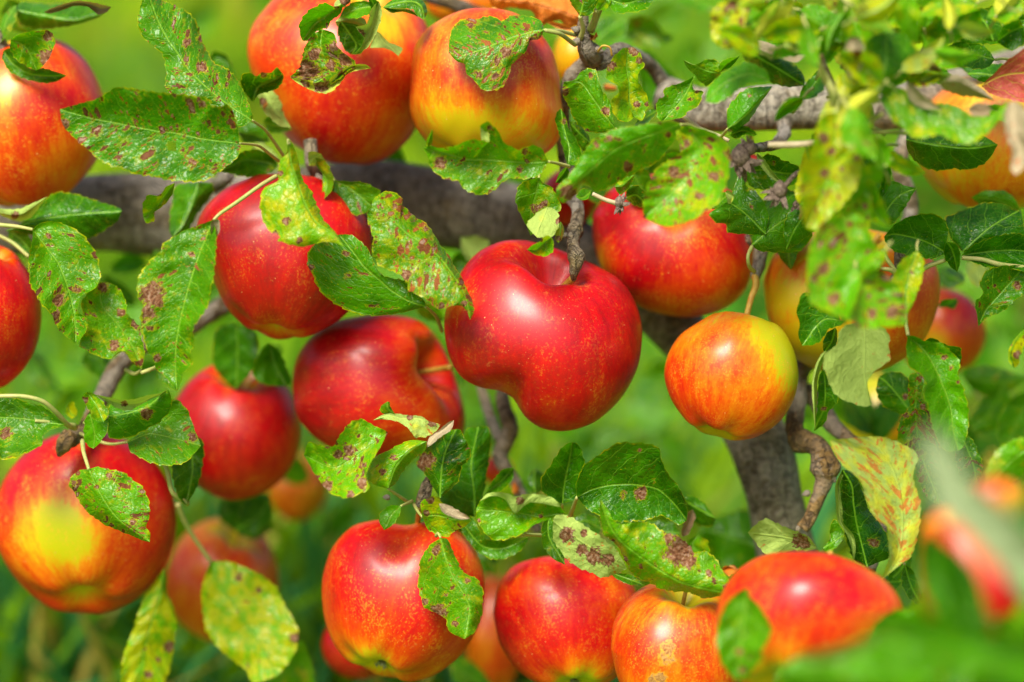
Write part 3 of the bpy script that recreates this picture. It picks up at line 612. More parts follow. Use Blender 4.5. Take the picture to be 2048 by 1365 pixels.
# ------------------------------------------------------------------ apples
P_ = lambda s: pts('P', s)
TC = -1  # towards the camera
apple('big heart-shaped glossy red apple with a deep stem hollow, hanging from the centre twig', 1088, 672, 195, 190, .985, ax=(.10, .86, -.42), cav=.50,
      out=P_('1048,478 1088,488 1135,505 1188,528 1240,558 1270,602 1284,660 1276,735 1243,798 1192,843 1135,862 1080,856 1046,832 1028,798 1000,782 960,775 921,752 896,705 888,640 904,582 930,532 962,500 1005,482'),
      blush=.88, patches=[(915, 610, 48, -.42), (1008, 790, 30, -.45), (1040, 470, 70, -.12), (1100, 845, 60, -.14), (900, 700, 30, -.15)], gpatches=[(1010, 795, 50, .5)], dents=[(1012, 800, 42, 26), (1150, 575, 45, 10)], stem=[(1147, 556)], stem_d=.965, stem_r=6, seed=3, res=1.5, top_y=.12)
apple('glossy round red apple under the hanging light green pointed leaf', 562, 520, 168, 162, 1.0, ax=(.05, .93, .25), out=P_('520,352 460,375 415,410 393,450 400,500 425,560 455,620 505,662 560,680 620,672 680,640 722,590 742,520 738,450 705,395 650,362 590,350'),
      blush=.86, patches=[(470, 500, 70, -.08), (600, 540, 50, -.06), (560, 670, 60, -.12)], seed=4, res=1.3)
apple('red apple lying sideways, stem hollow turned right, behind the leaf cluster', 745, 765, 165, 130, 1.03, ax=(.90, .22, -.36), cav=.52,
      out=P_('585,775 592,720 618,680 655,650 700,635 765,628 830,638 865,662 888,700 912,760 930,820 926,870 890,900 820,912 740,915 680,905 625,870 592,825'),
      blush=.80, patches=[(620, 850, 70, .14), (790, 800, 60, -.10), (850, 700, 60, -.12), (820, 860, 50, -.14), (900, 840, 50, -.2)], top_y=.2, dents=[(868, 750, 34, 20)], stem=[(880, 738), (902, 735)], stem_d=1.01, stem_r=5, seed=5, res=1.3)
apple('red apple with yellow rays round its stem hollow, touching the heart-shaped one', 1345, 490, 162, 145, 1.022, ax=(.02, .66, -.75), cav=.34,
      out=P_('1185,430 1186,485 1205,545 1248,596 1305,625 1375,636 1440,622 1488,584 1507,525 1502,450 1470,390 1400,350 1300,348 1222,378'),
      blush=.86, patches=[(1345, 440, 60, -.35), (1190, 520, 45, -.45), (1440, 610, 60, -.42), (1320, 628, 60, -.45), (1495, 560, 40, -.35), (1400, 530, 50, -.10)], gpatches=[(1200, 560, 60, .5), (1400, 630, 90, .6)], seed=6, res=1.3, lump=.02)
apple('small round orange apple with a green right side and a bent orange stem', 1461, 753, 133, 130, .972, ax=(.26, .93, .20), out=P_('1400,642 1440,623 1480,627 1520,636 1560,655 1586,700 1596,750 1588,800 1560,845 1515,875 1470,882 1420,872 1375,845 1342,800 1328,750 1338,705 1362,668'),
      blush=.44, green=.75, patches=[(1350, 760, 60, .14), (1390, 850, 60, .16), (1440, 720, 60, -.04), (1582, 750, 55, -.30), (1548, 645, 60, -.30), (1490, 800, 60, .06)], gpatches=[(1580, 740, 60, .4)], stem=[(1502, 598), (1512, 572), (1510, 552)], stem_d=.985, stem_r=6, seed=7, lump=.02, res=1.2)
apple('large yellow and orange apple half hidden behind the speckled yellow-green leaves', 1704, 604, 176, 142, 1.005, ax=(.1, .85, -.35), out=P_('1527,560 1530,620 1548,672 1580,712 1640,742 1710,752 1790,730 1848,680 1875,610 1876,545 1850,500 1800,470 1700,455 1600,470 1550,508'),
      blush=.46, green=.35, patches=[(1550, 590, 35, -.30), (1600, 690, 80, -.42), (1580, 540, 24, .15), (1830, 590, 70, .14), (1570, 640, 22, .2), (1640, 540, 60, -.25), (1780, 700, 60, .1)], seed=8, res=1.2, stem=[(1760, 470)], stem_d=1.0)
apple('orange-red apple with yellow streaks at the picture edge above the pale folded leaf', 62, 243, 150, 172, 1.02, ax=(-.10, .96, -.16), out=P_('20,75 80,70 130,85 170,120 198,175 212,230 205,290 180,340 140,385 90,408 20,414 -40,395 -75,330 -90,240 -70,150 -30,95'),
      blush=.56, patches=[(40, 190, 40, -.30), (0, 230, 50, -.22), (170, 220, 50, .12), (150, 370, 70, -.14), (90, 330, 60, .08), (190, 300, 30, -.15)], seed=9)
apple('orange-red apple behind the crumpled grey-brown leaf and beside the yellow-orange one', 686, 142, 178, 188, 1.03, ax=(.28, .9, -.33), out=P_('530,20 505,60 498,110 512,165 545,222 572,275 625,315 700,331 770,318 825,270 858,190 868,110 850,40 800,-10 720,-45 620,-45 560,-15'),
      blush=.60, patches=[(740, 200, 70, .08), (640, 240, 60, .10), (780, 80, 45, -.45), (540, 220, 60, -.10), (760, 290, 60, -.15), (830, 220, 60, -.1)], seed=10)
apple('lumpy yellow-orange apple with red cheeks behind the big curled scabby leaf', 972, 172, 155, 150, .992, ax=(.1, .93, .12), out=P_('822,150 828,95 858,55 905,30 960,22 1020,28 1070,55 1104,100 1118,150 1122,195 1128,245 1112,290 1070,318 1000,322 930,316 870,296 836,262 818,215'),
      blush=.50, green=.35, patches=[(850, 110, 50, -.02), (1000, 240, 50, -.06), (870, 230, 50, -.10), (1080, 120, 55, .20), (950, 70, 50, .12), (920, 280, 60, -.38), (1060, 290, 60, -.25), (1000, 170, 50, .12), (880, 180, 60, .08)], gpatches=[(1120, 270, 50, .6)], seed=11, lump=.03, res=1.2)
apple('dark red apple deep in the shade below the big red one, behind two green leaves', 472, 860, 132, 140, 1.065, ax=(.1, .9, -.4), blush=.80, patches=[(400, 760, 60, .08), (560, 960, 60, -.2)], seed=12)
apple('big red apple with bright yellow-green cheek low beside the grass', 172, 1045, 180, 186, 1.03, ax=(-.05, .82, .5), blush=.76, green=.30,
      patches=[(150, 1050, 85, -.60), (110, 1010, 50, -.12), (200, 1090, 50, -.16), (60, 1120, 60, -.08), (60, 900, 80, .1), (290, 1000, 60, -.05)], gpatches=[(160, 1045, 90, .6)], seed=13, res=1.2)
apple('dull red apple with greyish bloom cut by the picture edge beside spotted leaf', -40, 635, 122, 150, 1.0, ax=(.1, .95, -.1), blush=.82, patches=[(60, 640, 60, -.1)], seed=14)
apple('red-orange apple with dark calyx at its underside and a leaf hanging over it', 806, 1200, 163, 163, .998, ax=(.30, .90, .38), out=P_('760,1037 705,1052 663,1098 643,1165 647,1235 668,1290 705,1325 745,1348 800,1362 865,1352 925,1308 962,1240 970,1160 950,1095 905,1050 850,1040 810,1050'),
      blush=.62, patches=[(700, 1090, 50, .16), (660, 1180, 40, .1), (760, 1100, 45, .16), (800, 1150, 50, -.1), (880, 1180, 60, .1), (740, 1310, 46, -.40), (690, 1280, 36, -.1), (920, 1290, 50, -.1)], calyx=True, cav=.4, seed=15, res=1.3, stem=[(836, 1040), (840, 1018)], stem_d=.975, stem_r=5)
apple('shiny red apple between the one under a hanging leaf and the scarred one', 1132, 1248, 146, 138, 1.005, ax=(-.12, .88, .42), out=P_('986,1225 998,1165 1035,1126 1095,1111 1160,1120 1225,1135 1268,1172 1285,1240 1270,1310 1225,1362 1155,1388 1085,1375 1030,1335 998,1285'),
      blush=.76, patches=[(1010, 1180, 40, -.12), (1000, 1290, 60, .10), (1160, 1340, 50, -.55), (1230, 1190, 60, -.10), (1090, 1330, 50, -.1)], gpatches=[(1160, 1340, 60, .6)], calyx=True, seed=16, res=1.3)
apple('orange apple with two brown russet scars', 1348, 1300, 130, 136, .965, ax=(.18, .90, -.30), out=P_('1222,1300 1228,1248 1250,1205 1285,1176 1330,1162 1385,1166 1440,1180 1475,1220 1488,1290 1475,1370 1430,1420 1360,1438 1290,1420 1240,1370'),
      blush=.54, patches=[(1240, 1290, 40, .16), (1310, 1220, 40, -.02), (1330, 1330, 60, -.05), (1440, 1180, 50, .1), (1400, 1340, 40, .05)], scars=[(1322, 1296, 15), (1332, 1280, 13), (1308, 1350, 16), (1318, 1340, 11)], seed=17, res=1.3, cav=.3)
apple('pink-red apple out in front with a broken leaf lying on its cheek', 1612, 1225, 180, 132, .890, ax=(.35, .85, .55), out=P_('1430,1240 1442,1190 1475,1142 1525,1112 1590,1102 1660,1106 1720,1128 1775,1165 1805,1215 1795,1270 1750,1315 1680,1345 1600,1372 1520,1385 1462,1350 1436,1300'),
      blush=.66, patches=[(1640, 1160, 60, .18), (1570, 1170, 40, .05), (1560, 1300, 60, -.15), (1440, 1260, 30, -.22), (1500, 1360, 60, -.3), (1720, 1260, 60, -.12)], seed=18, cav=.3, top_y=.2)
apple('olive and yellow apple in shade below the dark hanging leaf, half out of the picture', 1990, 285, 155, 142, 1.02, ax=(.2, .95, -.1), blush=.32, green=.5, patches=[(2040, 300, 60, .12), (1920, 400, 60, .08)], seed=19)
apple('blurred pink apple behind the long hanging leaves', 1882, 665, 88, 90, 1.10, ax=(-.3, .9, .1), blush=.62, patches=[(1900, 600, 50, .12), (1860, 680, 40, -.4)], seed=20)
apple('dull orange apple behind and below the yellow-cheeked one, above the grass', 445, 1160, 112, 125, 1.13, ax=(.35, .85, -.35), blush=.50, patches=[(480, 1070, 40, .1)], seed=21)
apple('faint brownish apple hanging far back under the shaded dark red one', 595, 975, 62, 68, 1.22, blush=.40, green=.6, seed=22)
apple('red apple peeping out behind the lower left of the one with the calyx', 722, 1290, 78, 68, 1.09, blush=.86, seed=23)
apple('blurred orange apple filling the gap between the two shiny red ones at the bottom', 988, 1270, 62, 120, 1.13, blush=.52, patches=[(980, 1200, 40, .1)], seed=24)
apple('olive-yellow apple, toned green for shade, behind the knobby twig and dark drooping leaf', 1752, 836, 96, 84, 1.20, blush=.22, green=1, patches=[(1820, 850, 50, .12)], seed=25)  # skin set greener to imitate the shade it hangs in
apple('small pinkish apple far behind the dark twig in the middle', 994, 940, 32, 30, 1.14, blush=.62, seed=26)
apple('shaded brown-orange apple behind the branch at the top', 935, 5, 85, 52, 1.12, blush=.40, green=.6, seed=27)
apple('yellow-orange apple glimpsed behind the fork of the upper twig', 1150, 115, 42, 60, 1.10, blush=.35, seed=28)
apple('dark red apple hidden in the leaves just above the ray-marked apple', 1140, 395, 58, 58, 1.06, blush=.78, seed=29)
apple('out-of-focus salmon-red apple close to the lens behind the teal leaf', 1945, 1175, 118, 195, .74, ax=(-.25, .9, -.1), out=P_('1838,1180 1832,1110 1850,1050 1885,1020 1925,1020 1965,1045 2000,1090 2020,1150 2045,1210 2065,1260 2050,1290 1990,1300 1930,1290 1880,1270 1848,1230'),
      blush=.68, patches=[(1850, 1150, 40, -.3), (1900, 1050, 40, .1), (1990, 1180, 50, .12), (2040, 1280, 50, -.3)], seed=30)
apple('out-of-focus red apple beside the broad pale blurred leaf', 1985, 1000, 62, 46, .74, blush=.64, patches=[(2030, 1010, 40, -.4)], seed=31)
apple('sliver of a red apple behind the dried blossoms left of the speckled blurred leaf', 1502, 335, 30, 28, 1.03, blush=.85, seed=32)
def fallen(label, x, y, r, seed, blush):
    """windfalls in the grass"""
    rr = random.Random(seed); z = float(ground_z(x, y)) + r * .8; q = np.array([x, y, z]) - CAM; d = float(q @ FWD)
    px, py = 1024 + (q @ RIGHT) / (K * d), 682.5 - (q @ UP) / (K * d)
    apple(label, px, py, r / (K * d), r / (K * d), d, ax=(rr.uniform(-1, 1), rr.uniform(-.3, .6), rr.uniform(-1, 1)), blush=blush, seed=seed, group='windfall apples in the grass', res=.4)
fallen('red windfall apple lying in the grass beyond the trunk', .42, 2.35, .038, 50, .85)
fallen('red windfall apple lying in the grass beyond the lowest left leaves', -.40, 2.05, .036, 51, .85)
fallen('yellowish windfall apple lying far back in the meadow grass', -.55, 3.6, .04, 52, .35)
# ------------------------------------------------------------------ leaves, one by one
# ---- upper left
leaf('A', .938, "1420,852 1210,825 1050,790 935,778 750,742 560,705 355,650", "1415,775 1395,690 1355,622 1300,635 1258,630 1245,595 1210,578 1100,560 980,552 860,538 710,517 640,545 580,585 510,605 440,625",
     "1430,880 1405,940 1330,1000 1270,1045 1200,1080 1100,1082 1000,1072 900,1050 800,1035 720,1000 660,990 590,950 520,890 450,830 400,780 368,735", st="1420,852 1530,865 1600,915 1665,965", sd=.985,
     sp=.75, ye=.12, tone=.42, fold=-3, bend=-3, tv=5, hol=[(1020, 855, 30)], pat=[(380, 735, 40), (1200, 620, 30), (1140, 970, 36)])
leaf('A', .955, "1495,715 1370,635 1250,540 1130,430 1055,320 985,220 930,110 890,0 870,-60", "1500,680 1470,600 1440,530 1400,455 1330,395 1285,385 1240,320 1200,240 1170,140 1130,80 1060,40 980,10 920,-30",
     "1422,757 1300,700 1150,640 1020,570 980,510 985,430 970,340 930,290 860,240 825,180 815,130 825,70 845,0 860,-50", st="1495,715 1570,770 1630,850 1690,940", sd=.99,
     sp=.62, ye=.22, tone=.38, fold=3, bend=3, tv=-6, pat=[(1190, 400, 42), (1110, 250, 36), (1190, 230, 26)])
leaf('A', .985, "1500,610 1530,520 1590,490 1640,470 1678,440", "1440,530 1430,450 1480,428 1520,455 1560,430 1615,432 1640,395", "1540,560 1600,548 1660,515 1685,460", tone=.05, sp=.2, pat=[(1570, 440, 30)], fold=-6)
leaf('A', .995, "1560,520 1600,600 1660,690 1730,760", "1530,545 1550,640 1600,700 1650,745", "1620,540 1665,600 1690,690", pale=1, sp=.4, ye=.1, pat=[(1560, 600, 30)])
leaf('A', 1.0, "1650,985 1560,960 1450,950 1380,985 1300,1020", "1620,930 1540,890 1430,905 1350,970", "1600,1030 1490,1055 1380,1035", tone=.15, sp=.3, ye=.3, st="1650,985 1690,990", sd=1.0)
leaf('A', 1.02, "1600,850 1520,800 1470,790 1400,780", "1580,760 1500,720 1440,740", "1530,850 1450,850", tone=.3, sp=.2)
leaf('A', 1.01, "1560,720 1640,750 1735,770", "1600,690 1690,740", "1600,790 1680,788", tone=.25, sp=.2)
leaf('A', 1.02, "1500,860 1540,900 1640,985", "1560,850 1640,920", "1500,930 1570,980", tone=.25, sp=.1, pale=1)
leaf('A', 1.05, "1240,430 1290,340 1400,440", "1260,310 1340,330", "1300,430 1350,470", tone=.3, sp=.1)
leaf('A', 1.0, "90,60 250,90 450,120 640,70", "130,10 250,20 400,20 520,15 600,35", "130,150 250,175 420,155 560,115", tone=.2, sp=.1, fold=6)
leaf('A', .985, "258,75 340,50 450,20 540,32 600,60 660,42", "300,52 400,18 470,6 560,18 620,32", "300,82 370,62 440,38 520,42 580,85 630,75", pale=1, mat=M_GREY, sp=.3, crink=.3, label='curled dry grey-brown leaf edge')
leaf('A', .975, "65,235 150,280 190,350 215,420", "60,290 90,350 150,392", "110,205 240,180 310,192 326,270 290,350 250,400", tone=.45, ye=.35, sp=.35, pat=[(275, 340, 60), (290, 210, 38)], fold=-4)
leaf('A', .985, "20,300 80,380 180,440 300,452 395,450", "60,290 110,350 190,410 260,405 340,430", "12,350 60,430 160,475 260,495 330,487", tone=.08, sp=.1)
leaf('A', 1.03, "10,60 90,50 230,130", "60,0 180,40 260,120", "20,140 100,190 200,190", tone=.1, sp=.2)
leaf('A', 1.0, "0,260 40,120 95,30", "0,160 30,80", "60,190 100,100", tone=.3, sp=.3, ye=.4)
leaf('A', .99, "30,1370 250,1300 480,1270 722,1256", "120,1330 200,1250 270,1180 340,1140 450,1152 600,1200 715,1238", "200,1400 400,1422 540,1415 640,1355 700,1310", tone=.2, sp=.12, ye=.12, fold=4)
leaf('A', .982, "-20,1262 110,1278 200,1230 280,1168", "0,1240 100,1242 180,1213", "30,1292 115,1318 190,1290 235,1228", pale=1, sp=.1, pat=[(90, 1280, 30)])
leaf('A', .965, "1040,1085 990,1150 930,1230 850,1290", "985,1110 945,1160 880,1160 845,1215", "1015,1170 962,1230 912,1262 918,1310 870,1328", ye=.55, tone=.6, sp=.2, fold=-4)
leaf('A', 1.005, "1180,1080 1140,1200 1090,1320 1025,1410", "1040,1100 1020,1200 1005,1300 1008,1380", "1262,1090 1270,1140 1205,1230 1155,1300 1110,1390", tone=.3, sp=.05, fold=6)
# ---- top, over the two orange apples
leaf('B', .950, "1804,180 1700,200 1560,245 1450,290 1320,330 1238,312", "1790,125 1760,110 1700,95 1640,90 1590,100 1560,125 1520,103 1450,97 1400,112 1340,110 1290,130 1255,180 1240,250",
     "1775,235 1722,242 1700,300 1650,350 1610,390 1595,460 1550,525 1480,545 1420,520 1392,480 1345,440 1332,382 1282,362", sp=.78, ye=.2, tone=.35, fold=4, bend=2, tv=-7,
     st="1804,180 1900,185 1990,210", sd=.975, pat=[(1580, 310, 44), (1530, 370, 34), (1515, 455, 34), (1420, 445, 30), (1370, 150, 28), (1730, 240, 28)], sr=4)
leaf('B', .935, "1830,960 1700,965 1500,950 1350,945 1200,905 1085,880", "1815,930 1790,882 1740,862 1690,875 1660,890 1600,865 1560,840 1540,790 1500,745 1460,722 1422,755 1472,790 1480,842 1430,832 1370,826 1290,860 1200,880 1130,868",
     "1800,1010 1760,1050 1680,1065 1600,1060 1560,1082 1510,1130 1440,1160 1370,1145 1322,1120 1300,1080 1220,1065 1160,1030 1125,980 1112,925", sp=.55, ye=.38, tone=.52, fold=-3, bend=-4, tv=6,
     st="1830,960 1890,972 1955,990", sd=.95, pat=[(1190, 970, 46), (1480, 760, 22), (1690, 900, 30), (1660, 1010, 26)], sr=3.6)
leaf('B', .934, "1110,885 1125,830 1142,768", "1105,840 1130,790", "1140,850 1145,800", sp=.1, ye=.6, ser=.3)
leaf('B', .965, "610,25 520,90 440,150 372,245", "560,40 500,18 430,48 380,90 352,150 358,215", "600,80 545,122 520,165 450,192 412,240", sp=.25, ye=.2, tone=.7, fold=-4, pat=[(570, 30, 30)])
leaf('B', .958, "490,175 480,260 500,350 530,430 430,500 345,488", "430,205 392,260 368,330 352,400 298,460", "560,200 580,280 640,330 692,380 640,430 560,490 470,510", sp=.8, ye=.25, tone=.35, crink=1.3, pat=[(400, 420, 80), (440, 320, 50), (540, 385, 40), (620, 350, 50), (560, 280, 40)], fold=-5, label='crumpled leaf with grey dead tissue and yellow curled lip')
leaf('B', .948, "305,465 400,505 500,525 600,445 690,395 778,407", "380,478 440,492 520,475 580,430 660,388 740,383", "345,498 440,545 520,555 580,512 640,440 710,417", pale=1, sp=.4, ye=.75, tone=.7, crink=.6, pat=[(480, 500, 60), (390, 490, 34), (600, 440, 26)])
leaf('B', .975, "600,130 650,200 690,270 660,325", "578,170 590,240 622,298", "700,150 742,220 745,280 710,322", tone=.1, sp=.1)
leaf('B', .968, "822,5 795,120 755,230 672,325", "775,60 752,140 690,165 735,225 712,290", "843,60 832,140 795,225 755,285", pale=1, sp=.2, ye=.3, pat=[(718, 200, 30)], tone=.8)
leaf('B', .975, "565,130 660,118 755,150", "600,100 680,95 740,110", "580,160 660,150 730,165", pale=1, sp=.1)
leaf('B', .978, "808,185 850,245 900,285 940,335", "835,200 880,250 930,268 965,290", "775,280 840,285 895,300", pale=1, sp=.1, tone=.6)
leaf('B', .975, "845,40 740,45 660,70 590,105", "760,8 690,10 620,45", "760,90 680,112", tone=.5, sp=.1)
leaf('B', .97, "845,45 930,20 1020,10 1075,40 1090,118", "900,0 960,-25 1060,-20 1098,20 1112,75", "900,72 960,58 1022,58 1055,98", tone=.25, sp=.15)
leaf('B', .972, "850,45 940,60 1010,58 1060,102", "900,50 960,48 1030,70", "900,78 960,72 1010,82", pale=1, sp=.1)
leaf('B', .97, "800,60 790,20 760,-20", "770,40", "820,10", tone=.2, sp=.1)
leaf('B', .965, "560,60 600,20 660,-20", "560,20 610,-20", "600,50 650,20", tone=.4, sp=.4, pat=[(620, 0, 40)], pale=1)
# ---- the pointed light leaf and the two scabby ones between the red apples
leaf('B', .930, "285,828 300,960 330,1050 380,1200 450,1320 560,1390 620,1467", "280,900 240,950 225,1010 220,1080 150,1110 125,1160 115,1230 135,1300 160,1362 240,1405 225,1430 330,1462 400,1462 500,1436 570,1445",
     "320,870 350,960 370,1060 422,1130 450,1200 480,1270 500,1310 540,1350 582,1400", sp=.22, ye=.62, tone=.9, fold=3, bend=-3, tv=3, pat=[(270, 1315, 34), (240, 1030, 22), (210, 1385, 24), (350, 1430, 26)], st="285,828 290,860", sd=.93)
leaf('B', .985, "420,925 470,1000 520,1080 495,1188", "455,985 490,1040 488,1120", "510,960 555,1060 545,1130", tone=.6, ye=.45, sp=.1)
leaf('B', .98, "480,915 440,940 410,985", "440,900 402,915", "500,950 470,985", pale=1, sp=.1, ye=.3)
leaf('B', .985, "560,1070 640,1110 720,1170 790,1230", "650,1078 720,1080 800,1110 835,1140 810,1190", "545,1160 580,1220 650,1265 700,1280 755,1258", tone=.3, sp=.4, ye=.3, st="560,1070 520,1040", sd=1.0, sr=4)
leaf('B', .938, "780,1222 860,1275 930,1330 1000,1395 1060,1430 1150,1495 1220,1575 1290,1675 1340,1775 1366,1900", "790,1190 830,1150 880,1135 940,1155 968,1182 950,1210 1000,1250 1040,1290 1080,1310 1130,1355 1190,1455 1240,1515 1270,1575 1310,1635 1340,1705 1375,1775 1389,1845",
     "755,1262 758,1320 772,1355 790,1415 782,1485 820,1575 870,1597 950,1635 985,1675 1000,1725 1060,1755 1100,1775 1140,1815 1190,1835 1250,1820 1310,1815 1345,1850", sp=.85, ye=.42, tone=.35, fold=3, bend=-4, tv=-6, pat=[(985, 1630, 44), (1190, 1820, 30), (1330, 1800, 22), (920, 1230, 24), (1100, 1360, 26)])
leaf('F', .946, "1100,515 1000,480 900,420 820,350 740,280 680,200 590,88", "1095,480 1040,430 980,362 900,345 850,330 800,270 770,190 720,130 660,90", "1050,530 960,552 830,570 700,562 600,520 520,470 460,400 430,330 400,260 405,190 430,155 500,110",
     sp=.42, ye=.15, tone=.5, fold=3, bend=2, tv=5, st="1100,515 1160,570 1200,660", sd=1.0, pat=[(622, 200, 26), (415, 290, 30), (650, 325, 26), (750, 325, 22)], sr=3.6)
leaf('F', 1.03, "1040,540 1120,545 1220,590", "1100,490 1180,520", "1090,590 1180,610", tone=.7, ye=.4, sp=.05)
leaf('F', 1.04, "1390,280 1370,180 1310,105", "1460,200 1480,130 1400,95", "1340,230 1310,160", tone=.75, sp=.0, ye=.2, pale=1)
leaf('F', 1.045, "1250,240 1330,260 1400,310", "1300,190 1370,230", "1260,300 1330,310", tone=.2, sp=.0)
tube('leaf_stalk', [(553, 352, .955), (520, 372, .948), (478, 402, .944), (440, 428, .94), (427, 441, .938)], [4.5, 4.2, 4, 3.6, 3.2], M_STALK, TREE, 8)
leaf('E', .935, "1265,0 1200,160 1150,300 1110,430 1075,570 1050,700 1040,830 1050,1020", "1200,25 1100,60 1010,110 955,155 950,190 900,230 850,290 810,370 820,470 850,510 830,580 850,700 870,770 910,820 922,880 980,930 1020,980",
     "1285,100 1280,220 1270,330 1250,420 1240,500 1200,570 1150,640 1150,740 1130,800 1145,850 1092,905 1072,960", sp=.48, ye=.25, tone=.42, fold=-4, bend=4, tv=-5, pat=[(900, 440, 88), (880, 550, 50), (940, 490, 44), (930, 820, 30), (890, 645, 26), (1130, 200, 26)])
leaf('E', .933, "1262,0 1280,40 1285,105", "1248,30 1255,95", "1300,0 1305,60", pale=1, ser=.2, sp=0, mat=M_GREY)
# ---- left margin
leaf('E', .965, "195,58 280,170 340,250 380,340 410,430 440,560 450,735", "190,130 170,210 168,300 180,390 220,460 260,520 310,570 340,640 390,690", "240,18 320,10 400,30 470,70 530,130 570,200 596,280 595,350 560,410 490,450 468,500 460,545 500,570 520,620 500,680",
     sp=.55, ye=.28, tone=.5, st="195,58 100,40 -30,28", sd=.97, fold=-4, pat=[(350, 480, 46), (460, 410, 32), (285, 95, 24), (330, 565, 36)], sr=4)
leaf('E', .975, "840,890 790,760 700,620 600,500 610,366", "790,850 740,790 700,780 655,828 600,818 550,795 470,745 500,660 490,560 480,500 520,430 560,390", "860,800 850,740 830,640 790,590 755,560 750,490 725,430 680,385",
     sp=.62, ye=.4, tone=.5, st="840,890 800,915 745,890", sd=.985, pat=[(610, 400, 38), (720, 550, 30), (680, 740, 46), (800, 620, 34)], sr=4)
tube('leaf_stalk', [(283, 746, .975), (305, 738, .972), (320, 732, .955)], [4, 4, 3.5], M_STALK, TREE, 8)
leaf('E', 1.01, "50,60 130,120 190,200", "100,50 180,100 190,160", "50,110 110,170", tone=.1, sp=0)
tube('leaf_stalk', [(-10, 468, .99), (25, 486, .99), (58, 514, .985)], [4, 4, 3.5], M_STALK, TREE, 8)
leaf('E', 1.12, "880,250 760,245 645,290", "820,205 740,200 680,240", "830,300 740,320 680,310", tone=.7, sp=0, ye=.1)
leaf('E', 1.09, "600,340 700,420 800,520", "640,330 740,390 800,450", "640,420 730,500", tone=.15, sp=0)
leaf('E', 1.035, "1400,620 1410,780 1400,1005", "1290,640 1260,750 1265,860 1310,930 1370,985", "1500,650 1535,720 1520,850 1470,930", tone=.3, sp=.1, ye=.12)
leaf('E', 1.03, "1600,730 1630,850 1700,990", "1560,760 1520,830 1500,930 1580,980", "1660,780 1700,880 1732,960", tone=.45, sp=.05, ye=.15)
leaf('E', .985, "930,885 1000,890 1050,1015", "950,830 1040,850 1080,930", "930,930 1000,990", tone=.35, sp=.5, ye=.3)
leaf('E', .952, "645,1165 740,1150 870,1110 1000,1010", "650,1100 740,1085 850,1075 940,1040", "645,1290 720,1302 800,1280 880,1240 960,1190 1012,1130 1018,1060", tone=.45, sp=.2, ye=.15, fold=4, bend=-3, pat=[(870, 1155, 46)], st="645,1165 590,1210 500,1205", sd=.97)
leaf('E', .944, "555,1035 720,1090 850,1075 995,1005", "640,1052 720,1068 800,1062 880,1040 950,1030", "640,1085 700,1122 770,1132 830,1100 900,1062 965,1035", pale=1, sp=.15, ye=.1, tone=.7, pat=[(740, 1090, 24)])
leaf('E', .950, "515,1020 570,1100 615,1200", "488,1060 520,1120 560,1185", "560,1035 615,1080 645,1150", tone=.6, ye=.5, sp=.5, pat=[(500, 1070, 28)])
leaf('E', .955, "530,1140 560,1260 555,1358", "500,1200 498,1290 520,1340", "640,1120 642,1230 600,1315", tone=.9, sp=.05, ye=.2)
leaf('P', .968, "255,885 300,868 350,878 402,892", "262,905 300,926 330,932 370,926", "300,848 342,800 372,815 386,850", tone=.42, sp=.42, ye=.3, pat=[(386, 875, 12)], st="255,885 215,888 160,868", sd=.99)
leaf('P', .990, "380,870 385,940 372,1012", "345,915 347,965 360,1000", "405,880 407,920 396,970", tone=.08, sp=0)
tube('leaf_stalk', [(325, 918, .98), (335, 945, .978), (345, 985, .978), (375, 1008, .985)], [4, 5, 5, 6], M_STALK, TREE, 8)
leaf('P', .968, "130,850 90,845 50,838 0,835 -20,838", "88,815 60,805 25,795 -10,785", "86,870 84,890 50,908 0,918", tone=.25, sp=.3, ye=.25, pat=[(12, 868, 16)], sr=4)
tube('leaf_stalk', [(-10, 793, .96), (45, 793, .96), (85, 803, .962), (112, 825, .967), (135, 850, .975), (150, 856, .985)], [4.5, 4.5, 4.6, 5, 5.5, 7], M_STALK, TREE, 8)
tube('leaf_stalk', [(70, 842, .967), (110, 845, .97), (150, 852, .98)], [3.5, 4, 5], M_STALK, TREE, 8)
leaf('E', 1.0, "400,1100 420,1150 450,1170", "430,1080 460,1130", "390,1150 420,1180", tone=.9, ye=.7, sp=0)
leaf('E', 1.06, "500,790 600,830 660,960", "560,770 660,830", "490,860 580,930", tone=.35, sp=0)
# ---- the middle twig
leaf('C', .948, "805,765 740,680 670,580 600,490 497,487", "760,790 690,790 640,780 590,750 558,710 530,640 500,590 488,540", "790,720 785,660 775,610 745,565 715,510 700,455 680,412 640,405 600,425 560,475",
     tone=.5, sp=.3, ye=.3, fold=3, bend=4, tv=-6, st="805,765 815,790", sd=.955, pat=[(505, 545, 34), (745, 660, 36), (660, 445, 22), (635, 780, 20)])
leaf('C', .958, "915,695 885,600 885,500 870,400 880,285", "880,725 822,712 790,670 780,600 820,550 810,510 770,480 745,450 760,390 800,330 845,288", "960,718 985,660 1002,620 985,560 950,500 935,440 975,400 970,370 945,310 912,283",
     tone=.55, sp=.25, ye=.55, fold=-3, bend=-4, tv=4, pat=[(915, 300, 42), (780, 390, 36), (930, 620, 26), (950, 360, 26), (990, 620, 18)])
leaf('C', .965, "520,990 530,880 500,760 480,645", "495,900 470,800 445,720 455,670", "610,960 575,830 525,760 512,700", tone=.32, sp=.08, ye=.2, pat=[(500, 720, 22)])
leaf('C', .97, "655,850 590,790 530,722", "620,900 560,830", "640,800 580,730", tone=.35, sp=.1)
